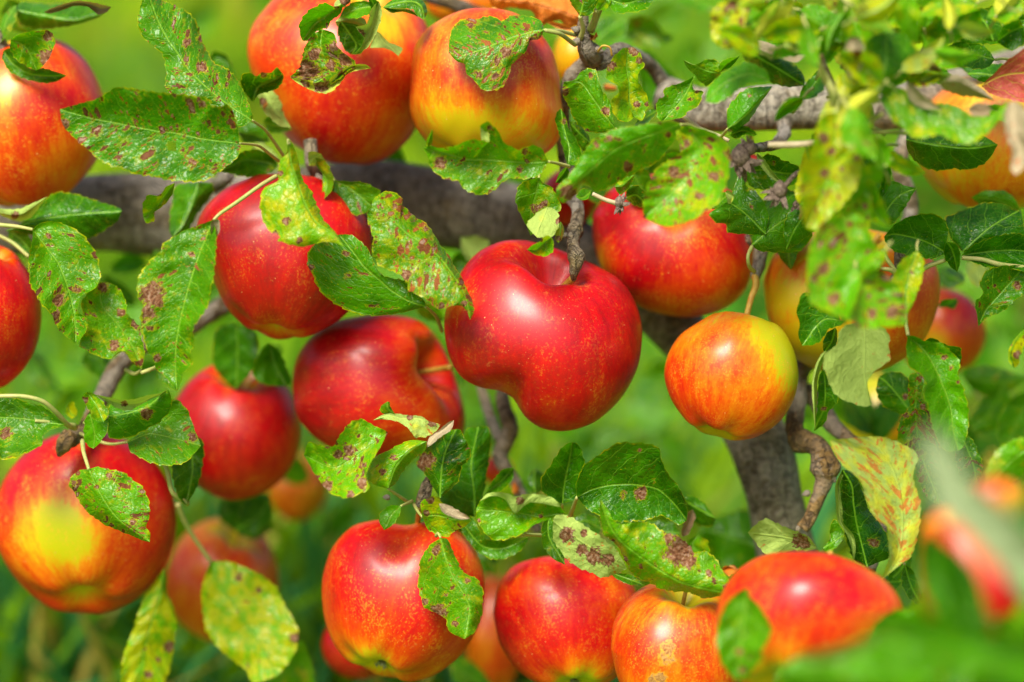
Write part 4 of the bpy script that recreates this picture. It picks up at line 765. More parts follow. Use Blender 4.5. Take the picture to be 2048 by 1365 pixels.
leaf('C', .915, "1190,740 1050,790 930,830 800,890 680,990 560,1090 445,1162", "1130,725 1000,735 900,750 800,765 720,800 650,850 620,900 580,960 530,1040 465,1105", "1190,800 1120,880 1060,960 960,1010 880,1050 770,1110 700,1140 620,1100 570,1160 495,1205",
     tone=.65, sp=.45, ye=.2, fold=3, bend=-2, tv=7, pat=[(770, 825, 26), (690, 860, 26), (520, 1140, 60), (880, 990, 40), (1115, 800, 26)], st="1190,740 1250,745 1310,790", sd=.93)
leaf('C', .915, "1225,745 1310,880 1240,1030 1130,1150 972,1295", "1160,790 1190,900 1060,990 1000,1080 968,1200", "1400,790 1485,900 1465,1080 1405,1210 1250,1310 1100,1345",
     tone=.7, sp=.75, ye=.45, fold=-5, bend=-3, tv=-6, pat=[(1160, 870, 50), (1150, 1020, 44), (1300, 1165, 36), (1390, 1050, 46), (1230, 850, 30)])
leaf('C', .95, "1090,715 1160,640 1220,560 1275,452", "1070,718 1045,680 1050,600 1090,570 1085,540 1130,510 1200,490", "1150,710 1200,700 1240,660 1290,640 1312,590 1325,540 1272,540 1262,500", tone=.45, sp=.35, ye=.3, fold=-3, pat=[(1250, 590, 20), (1175, 645, 16), (1290, 545, 18)])
leaf('C', .943, "1470,765 1560,700 1640,620 1737,513", "1462,700 1470,640 1500,600 1530,560 1600,520 1680,515", "1520,785 1562,750 1612,700 1655,630 1705,560", tone=.6, sp=.12, ye=.15, fold=4, bend=-2, tv=3, pat=[(1600, 568, 14)], st="1470,765 1425,822", sd=.955)
leaf('C', .955, "1480,805 1560,775 1645,800", "1510,770 1570,748 1620,772", "1520,825 1580,800 1620,812", tone=.15, sp=.2)
leaf('C', .905, "1720,480 1600,440 1480,480 1400,540 1338,605", "1700,420 1600,370 1550,378 1450,425 1395,475 1345,540", "1700,490 1600,500 1540,530 1460,590 1390,615", tone=.6, sp=.0, ye=.2, fold=0, bend=3, tv=-4, ruf=.8)
leaf('C', .955, "1430,440 1320,410 1205,355", "1420,370 1375,350 1340,355 1270,385", "1400,470 1340,512 1270,445 1225,400", tone=.4, sp=.4, ye=.4)
leaf('C', .95, "1425,430 1470,380 1545,330", "1415,390 1460,352 1520,340", "1450,425 1500,390", tone=.5, sp=.2, ye=.4)
leaf('C', 1.08, "955,300 1040,400 1165,480", "1000,300 1080,370 1150,450", "950,420 960,560 1040,640 1110,560", tone=.25, sp=.2, fold=-8)
leaf('C', 1.09, "860,205 960,175 1060,200 1148,212", "880,110 960,92 1040,130 1090,185", "900,245 980,272 1060,285 1120,252", tone=.3, sp=.7, ye=.35)
leaf('C', 1.08, "690,240 760,180 855,120", "690,130 760,88", "760,250 850,200", tone=.2, sp=.2)
leaf('C', .96, "740,-10 850,20 950,0 1050,-30", "800,-50 950,-70", "785,60 820,82 940,70 1005,40", tone=.5, sp=.3, ye=.2)
leaf('C', .96, "592,97 610,20 600,-70", "560,50 520,-10 510,-60", "650,92 690,40 700,-20", tone=.35, sp=.35, ye=.25, st="592,97 612,170 595,232", sd=.972, sr=5)
leaf('C', .96, "690,60 740,20 780,-40", "700,10 730,-30", "740,60 775,20", tone=.4, sp=.1, ye=.5, st="690,60 678,115 652,178", sd=.972, sr=6)
leaf('C', 1.0, "600,115 450,60 280,20 50,-12", "580,40 520,-10 300,-60 120,-60", "590,152 520,162 480,128 420,130 370,148 332,112 310,72 230,52 150,48 80,62", mat=M_ORANGE, sp=.15, ye=.2, tone=.4, crink=1.2, fold=4, label='withered orange leaf with crumpled edges')
leaf('C', .995, "395,135 470,150 575,178", "420,128 520,150", "430,155 500,185", mat=M_ORANGE, sp=.3, tone=0, pale=1, label='dark orange rolled edge of a withered leaf')
leaf('C', .975, "690,190 680,240 650,200", "700,220", "660,240", mat=M_ORANGE, sp=.2, tone=0)
leaf('C', 1.03, "730,510 770,515 820,525", "750,498 800,510", "740,540 790,540", mat=M_ORANGE, sp=0, tone=.5)
tube('leaf_stalk', [(1196, 103, .965), (1206, 92, .96), (1220, 96, .96), (1224, 112, .962)], [2.5, 2.2, 2, 2], M_STEM, TREE, 6)
tube('leaf_stalk', [(1090, 61, .951), (1120, 68, .955), (1150, 90, .97)], [4, 4.5, 5], M_STALK, TREE, 8)
leaf('C', 1.04, "1180,890 1110,920 1000,1050", "1130,882 1060,930 980,1010", "1200,935 1140,985 1060,1015 1020,1065", tone=.1, sp=.1)
leaf('C', .962, "520,990 490,1040 448,1085", "500,1000 470,1030", "530,1040 500,1090", tone=.3, sp=0, ye=.3)
leaf('C', .958, "568,1170 615,1172 662,1130", "590,1130 630,1120", "600,1190 640,1180", tone=.55, sp=.05)
leaf('C', .965, "915,748 985,700 1052,655", "950,690 1010,650", "960,760 1020,710", tone=.5, sp=.0, ye=.3)
leaf('C', .955, "800,1110 850,1100 915,1040", "820,1070 870,1045", "830,1160 880,1120 905,1080", tone=.5, sp=.3, ye=.3)
leaf('C', .97, "862,1180 930,1160 990,1225", "880,1110 940,1105 985,1150", "890,1205 940,1230", tone=.05, sp=.2)
leaf('C', .955, "350,1055 330,1160 300,1260 300,1400", "290,1070 230,1100 210,1180 232,1260 270,1330", "372,1088 422,1110 462,1170 482,1230 450,1280 400,1330", tone=.6, sp=.25, ye=.4, pat=[(325, 1235, 34), (385, 1210, 30), (375, 1080, 16)], st="350,1055 350,1010", sd=.97)
leaf('C', .945, "400,1228 370,1300 330,1400 340,1412", "330,1270 280,1320 272,1335 300,1370", "440,1240 472,1290 470,1335 445,1395 400,1412", tone=.55, sp=.1, ye=.35, pat=[(465, 1310, 24)], pale=1)
leaf('G', .942, "425,105 370,150 330,185 280,178", "400,92 370,110 345,135 320,142", "438,130 430,190 405,215 345,214 305,195", tone=.7, sp=.1, ye=.45, pat=[(365, 120, 16)])
leaf('G', .95, "480,10 478,80 465,140", "455,40 445,110", "500,50 490,110", ye=.6, tone=.7, sp=.3, pat=[(465, 110, 24)])
# ---- right of the middle twig
leaf('C', .955, "1470,1195 1560,1255 1640,1330 1697,1392", "1500,1130 1555,995 1580,1100 1640,1140 1690,1210 1712,1290", "1360,1270 1400,1322 1460,1332 1472,1382 1560,1390 1650,1395", tone=.35, sp=.2, ye=.15, fold=3, pat=[(1610, 1235, 18)])
leaf('D', .965, "130,1020 240,1010 360,1030 455,1030", "170,980 240,922 290,915 350,950 440,985", "150,1105 250,1130 330,1110 420,1100", tone=.15, sp=.15, pat=[(295, 970, 14)])
leaf('D', .955, "195,912 240,990 300,1055 352,1085", "240,945 290,1020 325,1060", "200,965 260,1040 320,1085", pale=1, sp=0, ye=.1, tone=.7)
leaf('H', .955, "165,152 260,70 340,10 420,-30 500,-60", "150,50 200,0 240,-100 330,-180 440,-160", "200,180 260,192 350,195 460,182 520,100 540,0", tone=.5, sp=.05, ye=.2, fold=5)
tube('leaf_stalk', [(1504, 493, .955), (1496, 512, .95), (1498, 532, .953), (1508, 543, .975)], [4, 3.6, 4, 5], M_STALK, TREE, 8)
leaf('C', .95, "1455,1140 1500,1170 1490,1210", "1470,1130 1510,1160", "1460,1165 1470,1205", pale=1, sp=0, ye=.5, tone=.9)
leaf('C', .965, "1360,1240 1420,1200 1475,1150", "1370,1190 1440,1140", "1420,1240 1480,1200", tone=.4, sp=.1, ye=.3)
# ---- blurred shoots close to the lens, upper right
FG = .875
leaf('D', FG, "660,670 650,850 620,1050 560,1200 480,1350", "600,680 560,720 530,820 510,920 465,1010 450,1150 465,1260", "740,700 800,800 822,950 800,1080 740,1180 640,1280 560,1370", tone=1.0, sp=.6, ye=.80, pat=[(590, 820, 40), (640, 900, 34), (600, 1030, 40), (790, 930, 34), (700, 1000, 24)], fold=-3, tv=4, st="660,670 680,600 670,520", sd=.9)
leaf('H', FG, "700,-60 740,150 800,350 900,500 1085,625", "560,40 500,200 490,350 505,480 600,545 720,590 820,642 950,640", "820,-20 900,150 945,300 1050,400 1085,550", tone=.9, sp=.72, ye=.4, pat=[(590, 290, 50), (650, 470, 50), (540, 350, 34), (1000, 540, 50), (880, 560, 40), (860, 200, 30)], fold=-4, tv=5)
leaf('D', FG + .01, "760,1080 790,1230 800,1400", "730,1150 725,1260 740,1360", "860,1110 880,1230 860,1350", tone=.9, sp=.5, ye=.55, pat=[(840, 1225, 26)])
leaf('D', .885, "960,190 965,300 950,420 880,560", "860,230 830,330 820,430 790,540", "1090,210 1150,310 1120,420 1060,490 960,560", tone=.28, sp=.05, ye=.25, fold=5)
leaf('D', .885, "740,570 820,550 950,540", "760,520 850,500", "800,590 900,585", tone=1, sp=0, ye=1.0)
leaf('D', .885, "700,440 720,500 790,520", "660,480 690,560", "740,440 790,480", tone=1, sp=0, ye=.95)
leaf('D', .89, "930,600 1100,710 1300,750 1500,770 1685,600", "940,560 1000,515 1080,535 1110,600 1210,615 1360,620 1480,690 1590,680", "1000,720 1060,765 1140,825 1280,805 1400,855 1500,842 1590,765 1660,680", tone=.5, sp=.1, ye=.5, fold=0, tv=-3.5, bend=-6, ruf=.8)
leaf('D', .94, "1080,830 1250,860 1450,880 1625,860", "1090,790 1300,790 1500,790", "1085,880 1120,945 1180,992 1280,1018 1350,1002 1440,1012 1560,962", tone=.15, sp=.1, fold=6)
leaf('D', .93, "1525,510 1650,450 1800,430", "1600,440 1680,360 1740,318 1800,290", "1600,570 1700,592 1800,605", mat=M_RED, sp=.05, ye=.3, tone=.5, label='red autumn leaf with yellow veins')
leaf('D', .87, "1720,600 1720,780 1765,900 1730,1040", "1665,650 1670,800 1710,900 1700,1000", "1790,650 1800,800 1820,900 1780,1000", mat=M_GREY, sp=.4, tone=.7, pale=1, label='withered greyish pink leaf, blurred')
leaf('D', .90, "1265,480 1400,490 1480,530 1610,600", "1330,440 1430,460 1540,530", "1300,530 1400,570 1500,580", mat=M_GREY, sp=.2, tone=.8, pale=1)
leaf('D', .90, "1145,500 1230,465 1350,450", "1190,455 1270,435", "1190,505 1280,495", pale=1, tone=.9, ye=.3, sp=0)
leaf('D', .90, "1105,370 1200,380 1300,430", "1160,362 1250,375", "1130,400 1210,420", mat=M_GREY, sp=.2, tone=.5)
leaf('D', .89, "1085,490 1130,570 1230,630 1300,650", "1120,500 1180,560", "1090,570 1160,640", mat=M_GREY, sp=.2, tone=.9, pale=1)
leaf('D', .895, "1450,650 1520,670 1590,640", "1480,620 1550,615", "1480,690 1560,690", mat=M_GREY, sp=.2, tone=.6)
leaf('C', .885, "1560,-10 1480,90 1440,180 1425,285", "1500,0 1440,10 1385,50 1365,130 1368,210 1400,260", "1600,50 1580,130 1550,230 1490,290", tone=1, sp=.8, ye=.85, crink=.8, pat=[(1500, 30, 40), (1600, 60, 30), (1480, 240, 34), (1460, 60, 24)])
leaf('C', .89, "1500,60 1570,90 1640,130 1700,150", "1540,30 1640,60 1700,110", "1490,130 1560,160 1650,190", tone=.7, sp=.5, ye=.4, pat=[(1660, 140, 30), (1560, 80, 36)])
leaf('D', .92, "145,250 240,280 330,310 400,340 490,325", "200,238 290,265 380,310 440,325", "170,275 260,315 340,350 430,372", mat=M_GREY, tone=1, sp=.1, pale=1, ser=0, label='pale rolled dry leaf')
leaf('D', .925, "110,280 220,350 340,420 480,510", "150,250 300,290 400,360 470,440", "110,340 200,430 290,495 380,518", tone=.12, sp=.15, fold=5)
leaf('D', .88, "760,220 775,320 770,400 750,465", "725,250 722,350 725,430", "800,225 832,280 825,370 790,440", mat=M_GREY, pale=1, tone=1, sp=.1)
leaf('D', .945, "900,850 960,950 960,1080 930,1200", "850,880 870,1000 890,1120", "950,860 985,960 990,1080", tone=.55, sp=.05, ye=.15, fold=-6)
leaf('D', .95, "925,1320 1000,1200 1060,1150 1142,1118", "915,1200 940,1105 1000,1073 1070,1100", "990,1340 1045,1280 1100,1190", tone=.4, sp=.05, ye=.2)
leaf('H', .955, "1312,190 1200,130 1100,100 1010,85 950,100", "1330,100 1325,30 1290,-20 1200,-40 1100,-20 1010,30", "1290,215 1240,232 1150,230 1060,205 1000,180 960,140", tone=.25, sp=.1, ye=.1, fold=-3, st="1312,240 1200,280 1100,348", sd=.96, sr=5.5)
leaf('H', .95, "1320,130 1350,170 1370,230 1385,312", "1305,170 1308,230 1345,280", "1375,140 1402,190 1400,260", tone=.4, sp=.05, ye=.15, pale=0)
leaf('H', .965, "1415,190 1500,110 1600,30 1760,-60", "1340,100 1310,-10 1400,-50 1530,-100 1640,-100 1740,-60", "1480,190 1600,170 1720,150 1790,100", tone=.15, sp=.12, ye=.05, fold=3)
leaf('H', .96, "1410,210 1560,190 1700,180 1830,190", "1480,150 1600,100 1730,80 1830,110", "1450,240 1560,282 1700,295 1830,300", tone=.22, sp=.15, ye=.05)
tube('leaf_stalk', [(1924, 516, .955), (1965, 520, .955), (2000, 530, .955), (2060, 538, .96)], [4.5, 5, 5.5, 6], M_STALK, TREE, 8)
leaf('H', .958, "1510,632 1550,540 1600,480 1700,370 1790,270", "1500,560 1490,490 1540,432 1515,390 1530,340 1572,290 1680,270", "1560,582 1650,548 1700,505 1750,460 1800,430", tone=.3, sp=.5, ye=.2, pat=[(1610, 395, 18), (1740, 390, 30)])
leaf('H', 1.03, "1440,250 1500,310 1560,360", "1500,240 1570,290", "1440,330 1500,400", tone=.9, sp=0, ye=.4, pale=1)
leaf('H', 1.05, "1290,290 1350,340 1432,370", "1350,290 1420,320", "1270,360 1330,410", tone=.05, sp=0)
leaf('D', .92, "1145,120 1250,130 1400,100 1520,60", "1180,60 1300,30 1420,40", "1170,200 1280,280 1400,240 1480,200 1540,210", tone=.75, sp=0, ye=.45, fold=-5)
leaf('D', .90, "1170,200 1240,290 1330,370 1420,400", "1190,300 1250,390 1340,410", "1250,230 1340,270 1420,330", tone=.8, sp=.1, ye=.5)
leaf('D', .93, "1480,60 1560,150 1600,250", "1540,50 1640,130 1660,220", "1470,130 1530,230", tone=.05, sp=0)
leaf('D', .91, "1780,0 1650,60 1560,100", "1700,0 1600,30", "1760,100 1660,140", tone=.8, sp=.3, ye=.5)
leaf('D', .93, "1780,160 1700,190 1620,250", "1740,110 1660,150", "1780,260 1700,300", tone=.3, sp=.1, ye=.2)
for a in [(1600, 20, 130, 20, .905, .6, dict(tone=.6, ye=.3, sp=.2)), (1700, 10, 150, 60, .90, .6, dict(tone=.8, ye=.55, sp=.4)), (1660, 60, 130, 150, .90, .55, dict(tone=.9, ye=.3, sp=.3)), (1790, 60, 160, 170, .915, .6, dict(tone=.6, ye=.6, sp=.6)),
          (1850, 20, 130, 200, .92, .6, dict(tone=.4, ye=.35, sp=.2)), (1780, -20, 150, 40, .925, .55, dict(tone=.5, ye=.6, sp=.4)), (1960, -10, 150, 150, .93, .6, dict(tone=.5, ye=.5, sp=.2)), (2060, 40, 150, 160, .95, .6, dict(tone=.35, ye=.3, sp=.1)),
          (1740, 130, 110, 215, .91, .6, dict(tone=.7, ye=.5, sp=.5)), (1640, 130, 90, 285, .91, .6, dict(tone=.6, ye=.4, sp=.3)), (1680, 180, 110, 330, .915, .5, dict(tone=.6, ye=.5, sp=.2)), (1990, 120, 120, 180, .96, .6, dict(tone=.2, ye=.2, sp=.1)),
          (2060, 180, 130, 190, .97, .5, dict(tone=.3, ye=.1, sp=.1)), (1500, -10, 140, 60, .93, .6, dict(tone=.5, ye=.2, sp=.2)), (1920, 60, 110, 60, 1.0, .5, dict(tone=.1, ye=.1, sp=.1)), (1830, 110, 100, 30, .98, .5, dict(tone=.3, ye=.2, sp=.1)),
          (1700, 250, 120, 60, .95, .55, dict(tone=.4, ye=.2, sp=.1)), (2060, 260, 110, 200, .93, .4, dict(tone=.6, ye=.6, sp=.2)), (1660, 330, 110, 70, .94, .5, dict(tone=.6, ye=.3, sp=.2)), (1640, 400, 120, 120, .95, .6, dict(tone=.35, ye=.2, sp=.1)),
          (1600, 200, 90, 300, .93, .5, dict(tone=.4, ye=.2, sp=.2)), (1760, 330, 110, 95, .93, .35, dict(tone=.5, ye=.2, sp=.1)), (1420, 20, 90, 200, 1.1, .5, dict(tone=.4, ye=.3, sp=.1))]:
    simple_leaf(*a[:5], ratio=a[5], **a[6])
for P, r in [([(1672, 225, .90), (1655, 170, .89), (1630, 110, .88), (1612, 92, .88)], 5), ([(1675, 215, .90), (1720, 208, .89), (1760, 200, .885)], 6), ([(1722, 262, .90), (1745, 240, .895), (1765, 228, .89)], 5), ([(1730, 265, .90), (1790, 264, .90), (1812, 268, .905)], 4),
             ([(1660, 240, .90), (1668, 190, .89), (1640, 140, .89)], 8), ([(1765, 500, .955), (1775, 520, .952), (1795, 548, .953)], 4.5), ([(1762, 538, .95), (1780, 540, .95), (1795, 550, .953)], 4.5)]:
    stalk(P, [r * .8] + [r] * (len(P) - 1))
# ---- leaves hanging before the yellow apple, right
leaf('H', .945, "690,600 600,590 540,640 465,748", "650,490 560,450 480,430 440,490 430,550 450,620 440,690", "720,600 680,632 620,652 582,712 530,742", tone=.3, sp=.12, ye=.12, fold=-3)
leaf('H', .935, "830,605 835,750 830,870 845,1000 872,1098", "740,620 690,650 672,700 668,745 600,790 588,860 620,960 650,1022 690,1062 760,1088 835,1112", "930,630 980,680 980,770 990,822 940,870 890,902 852,960 860,1040", pale=1, tone=.9, sp=.3, ye=.1, fold=-3, bend=-3, label='pale underside of a leaf hanging by its stalk')
leaf('H', .95, "660,640 640,720 595,790", "600,680 585,750", "672,660 665,760 620,800", tone=.05, sp=0)
leaf('H', .945, "590,880 600,1000 590,1120 532,1258", "560,940 555,1050 548,1150", "640,1000 682,1050 668,1090 622,1140 600,1205", tone=.3, sp=.2, ye=.2, pat=[(590, 1120, 20)])
leaf('H', .94, "605,775 560,850 535,950 535,1060 540,1250", "575,800 540,870 524,960 522,1040", "600,810 575,880 555,960 552,1080", pale=1, sp=.1, tone=.9, ser=.2)
tube('leaf_stalk', [(1800, 556, .953), (1812, 600, .95), (1811, 640, .948), (1816, 672, .945)], [5, 4.5, 4.2, 4], M_STALK, TREE, 8)
leaf('H', .940, "1090,690 1200,790 1280,940 1340,1100 1360,1250 1392,1370", "1130,690 1200,722 1280,728 1350,780 1402,850 1390,920 1422,1000 1452,1120 1450,1230 1425,1340", "1080,780 1100,870 1170,920 1200,970 1180,1040 1212,1120 1242,1250 1310,1368", tone=.65, sp=.2, ye=.25, fold=-5, bend=-4, tv=-6, pat=[(1310, 815, 22), (1350, 880, 18), (1390, 960, 14)])
leaf('H', .955, "1190,720 1270,760 1400,880", "1230,700 1320,740 1400,760 1410,810", "1210,800 1300,860", tone=.15, sp=.1)
leaf('H', .96, "1150,905 1140,1050 1140,1200 1170,1420", "1100,920 1090,1020 1100,1100 1060,1160 1030,1240 1040,1340 1100,1400", "1190,950 1172,1050 1222,1150 1285,1300 1270,1400", tone=.22, sp=.95, ye=.4, crink=.6, pat=[(1080, 1160, 24), (1180, 1110, 24), (1130, 1310, 22), (1080, 1340, 18), (1190, 1330, 26)], label='dark leaf crowded with orange-red scab spots')
leaf('P', .965, "1836,880 1850,930 1870,980 1880,1010", "1824,900 1835,960 1858,1000", "1870,890 1890,950 1900,1000", tone=.15, sp=.7, ye=.3)
leaf('P', .965, "1915,860 1935,900 1950,950 1930,990", "1905,880 1915,940", "1945,880 1965,930 1955,975", tone=.2, sp=.6, ye=.3)
leaf('H', .985, "1110,1145 1040,1050 960,960 918,935", "1112,1050 1115,960 1050,905 970,905", "1050,1152 970,1122 920,1072 902,1000", tone=.1, sp=.15, pat=[(1075, 1050, 22)])
leaf('H', 1.02, "1270,520 1330,500 1385,468", "1290,478 1340,470", "1320,520 1360,530 1385,500", tone=.25, sp=0)
leaf('H', .93, "1790,640 1730,720 1700,800 1720,880", "1740,690 1690,770 1690,840", "1790,720 1760,800 1750,860", tone=.9, sp=.6, ye=.9, crink=.8, pat=[(1740, 800, 30)])
leaf('H', 1.1, "1560,380 1600,420 1720,500", "1600,370 1700,420", "1570,440 1640,500", tone=.8, sp=0, ye=.3)
# ---- lower middle cluster
leaf('J', .945, "800,15 700,90 600,160 500,205 345,135", "780,0 740,-15 660,-58 600,-42 545,20 500,88 430,80 370,68", "750,110 695,200 682,260 702,310 645,350 580,370 500,352 440,292 400,232",
     tone=.8, sp=.55, ye=.4, fold=-4, crink=.6, pat=[(590, 110, 40), (530, 130, 30), (470, 300, 40), (660, 290, 38), (600, 350, 26), (470, 80, 24), (670, 190, 18)])
leaf('J', .948, "1010,62 920,110 840,200 800,318", "1000,110 950,150 900,200 872,240 842,290", "930,55 860,80 800,110 730,150 692,210 692,270 735,302", tone=.85, sp=.45, ye=.45, fold=4, st="800,318 860,358 905,388", sd=.97, pat=[(770, 225, 26), (830, 150, 24)])
leaf('J', .962, "1080,370 1090,220 1110,120 1170,-5", "1000,240 955,190 990,110 1030,50 1080,15", "1180,280 1200,200 1252,145 1222,60 1192,0", tone=.22, sp=.3, ye=.12, fold=4, crink=.5, pat=[(1000, 170, 60), (970, 220, 36)])
leaf('F', .952, "1105,1352 1150,1290 1210,1245 1270,1188", "1125,1290 1190,1240 1230,1205", "1130,1340 1190,1290 1255,1245", mat=M_GREY, pale=1, tone=.9, sp=.3, crink=.4)
leaf('F', .955, "790,1190 880,1160 960,1180 1060,1180 1190,1215", "840,1160 900,1148 1000,1160 1075,1165 1120,1195", "860,1185 940,1200 1000,1240 1040,1290 1100,1290 1160,1260", pale=1, tone=.6, sp=.4, ye=.4, crink=.6, pat=[(1140, 1205, 34), (1010, 1175, 24)])
leaf('F', .96, "925,1160 880,1120 875,1078", "850,1150 830,1110", "892,1110 890,1085", tone=.35, sp=.2, ye=.3)
leaf('J', .985, "1270,470 1265,330 1250,180 1290,-20", "1100,440 1070,350 1090,240 1180,120 1220,0", "1300,400 1322,320 1342,200 1356,80 1348,-10", tone=.32, sp=.0, ye=.08, fold=5)
leaf('J', .98, "1180,470 1300,620 1420,640 1562,580", "1260,475 1320,585 1400,600 1500,585", "1192,530 1232,602 1290,662 1370,702 1452,692 1530,642", tone=.25, sp=.05, ye=.2)
leaf('J', 1.0, "1060,360 1150,450 1260,560", "1150,370 1240,450", "1080,430 1170,540", tone=.2, sp=.0, fold=-4)
leaf('K', .948, "460,448 330,470 240,455 120,440 -22,430", "400,375 330,355 250,350 190,362 120,340 50,350 0,385", "400,472 300,512 230,562 150,592 90,598 40,578 0,522 -20,470", tone=.6, ye=.4, sp=.1, pale=0, fold=-3, pat=[(-5, 490, 14), (330, 465, 18)], st="300,500 250,565 330,570".replace("300,500 ", "235,560 "), sd=.97)
leaf('K', .938, "0,385 60,360 140,372 190,452 270,395 440,420", "40,345 100,338 150,345 192,362 250,348 330,350 400,372", "60,372 120,382 155,420 192,456 205,430 262,400 340,372", pale=1, tone=.5, ye=.2, sp=.2, pat=[(215, 385, 26)], ser=.4)
leaf('J', .95, "985,470 1060,460 1150,480 1252,492", "975,400 1012,370 1060,362 1100,400 1170,430 1240,475", "1010,530 1060,568 1120,580 1162,550 1205,530", tone=.8, sp=.6, ye=.6, st="985,470 960,440 940,402", sd=.97, pat=[(1030, 380, 28), (1010, 450, 24)])
leaf('J', .94, "1075,400 1120,440 1180,470 1245,480", "1110,400 1180,435 1225,462", "1090,440 1130,465 1190,485", mat=M_GREY, pale=1, tone=.7, sp=.2)
leaf('J', .945, "1085,585 1110,690 1150,790 1200,870 1240,960 1215,1132", "1030,620 980,690 962,800 970,890 1000,962 1060,992 1110,1020 1122,1080 1170,1112", "1120,590 1150,650 1190,740 1240,790 1280,800 1312,860 1312,960 1296,1040 1262,1100",
     tone=.5, sp=.55, ye=.35, fold=4, bend=-3, tv=-5, pat=[(1075, 980, 50), (1060, 650, 34), (1000, 930, 26), (1100, 895, 22), (1230, 820, 22), (1165, 1050, 22)], st="1085,585 1070,560 1060,575", sd=.95)
leaf('J', .955, "870,412 820,460 780,542", "820,408 762,440 750,490", "866,450 832,510", tone=.8, sp=0, ye=.2, st="870,412 900,398 930,385", sd=.97)
leaf('K', .972, "445,400 455,300 480,180 500,68", "375,370 330,320 335,250 380,190 430,110 470,75", "520,370 552,280 566,180 545,100 520,72", tone=.25, sp=.0, ye=.12, st="445,400 440,450", sd=.985, fold=-5)
leaf('K', .960, "525,365 600,325 700,300 830,295 960,320 1050,400 1118,490", "520,290 560,190 620,150 690,100 760,65 830,72 900,75 965,95 982,160 1012,230 1062,290 1102,360 1122,430", "580,430 650,470 740,500 830,496 900,490 980,465 1040,497 1080,515",
     tone=.28, sp=.1, ye=.08, fold=-4, bend=4, tv=6, pat=[(870, 345, 44), (775, 355, 24), (862, 112, 16), (935, 285, 16)], st="525,365 505,420 485,472", sd=.985, sr=4.5)
leaf('K', .940, "395,495 480,560 600,640 700,700 795,752", "400,475 430,455 500,475 560,512 620,552 680,600 740,650", "395,590 430,650 480,712 540,750 600,772 660,800 730,782", pale=1, tone=.4, sp=.4, ye=.15, crink=.4, pat=[(470, 570, 54), (620, 680, 60), (690, 700, 44), (540, 650, 40), (560, 560, 30)], label='pale curled leaf blotched with brown and mauve')
leaf('K', .968, "372,460 372,580 460,730", "335,520 338,620 385,690", "410,500 440,600", tone=.25, sp=.1, ye=.3)
leaf('K', .935, "1338,882 1200,855 1080,820 960,750 860,680 760,600 700,510 648,370", "1355,830 1310,760 1280,700 1222,655 1160,662 1130,620 1060,570 990,550 940,510 860,495 770,512 722,490 690,430", "1290,900 1210,912 1130,880 1050,875 980,862 910,825 830,790 790,720 750,640 700,590 670,570 650,480",
     tone=.6, sp=.45, ye=.42, fold=3, bend=-4, tv=5, crink=.35, pat=[(1080, 650, 105), (1020, 590, 40), (1130, 720, 50), (1235, 775, 24), (1330, 850, 22), (780, 700, 30), (870, 740, 18), (720, 600, 16)], label='scabby leaf with a large crumpled brown dead patch')
leaf('K', .968, "700,770 800,805 895,842", "740,775 820,785", "730,800 800,835", tone=.3, sp=0)
leaf('K', 1.0, "470,560 560,490 660,540", "470,500 560,450 640,480", "520,590 620,580", tone=.1, sp=0)
leaf('K', .995, "1100,380 1190,430 1275,480", "1140,350 1210,390", "1110,450 1190,520 1250,525", tone=.08, sp=.05)
leaf('K', 1.0, "700,520 900,540 1080,560", "760,490 900,490 1040,500", "760,570 900,620 1050,620", tone=.1, sp=0)
leaf('K', 1.06, "1500,640 1400,600 1290,560 1180,530", "1515,560 1450,430 1350,450 1250,480", "1510,700 1420,752 1330,740 1250,650", tone=.5, sp=.05, ye=.25)
leaf('K', .99, "1150,430 1130,500 1090,580", "1120,450 1090,540", "1165,470 1130,560", mat=M_GREY, sp=.5, tone=.0, crink=.6)
leaf('K', .99, "1180,570 1150,620 1200,680", "1130,600 1130,660", "1230,600 1240,660", tone=.7, sp=.2, ye=.5)
leaf('K', .99, "180,205 120,270 30,345", "130,210 70,270", "180,260 120,330", tone=.08, sp=0)
leaf('K', 1.01, "300,350 290,280 300,210", "262,310 265,240", "345,320 345,240", tone=.2, sp=0)
leaf('K', 1.02, "180,350 200,320 185,275", "170,310", "215,330", mat=M_ORANGE, sp=0)
leaf('K', .99, "1300,760 1370,730 1400,760", "1330,735", "1350,790", tone=.3, sp=0, mat=M_ORANGE)
# ---- lower right
leaf('L', .945, "490,622 400,600 300,578 128,556", "460,580 400,550 340,530 280,500 222,480 170,512", "500,642 440,655 370,655 300,668 240,676 200,650 160,595", pale=1, tone=.9, sp=.05, ye=.25, pat=[(410, 600, 50), (440, 620, 34)], crink=.2, label='pale leaf underside with a rusty patch')
leaf('L', .955, "650,560 600,600 530,642", "600,480 570,540 575,590", "640,600 590,650 560,670", tone=.45, sp=.1, ye=.35, crink=.6)
leaf('L', .93, "850,812 930,710 960,590 965,450 945,310 900,190 840,100 790,35", "890,700 888,600 880,520 830,490 790,430 760,350 740,280 700,240 640,190 590,110 575,60 640,50 710,42", "960,725 1012,680 1045,580 1062,480 1060,380 1030,290 1025,220 1050,150 1010,100 950,70 870,40",
     pale=1, tone=.5, sp=.85, ye=.66, fold=-4, bend=3, tv=5, label='yellowing leaf underside with rusty orange spots', st="850,812 830,850", sd=.94, sr=6)
leaf('L', .955, "775,742 750,640 720,520 700,400 690,300 640,215", "700,700 650,560 635,450 625,350 628,270", "920,680 902,640 880,560 840,500 780,420 740,300 690,225", tone=.1, sp=.08, ye=.05, pat=[(810, 610, 34)], fold=6, st="775,742 790,790 800,820", sd=.965)
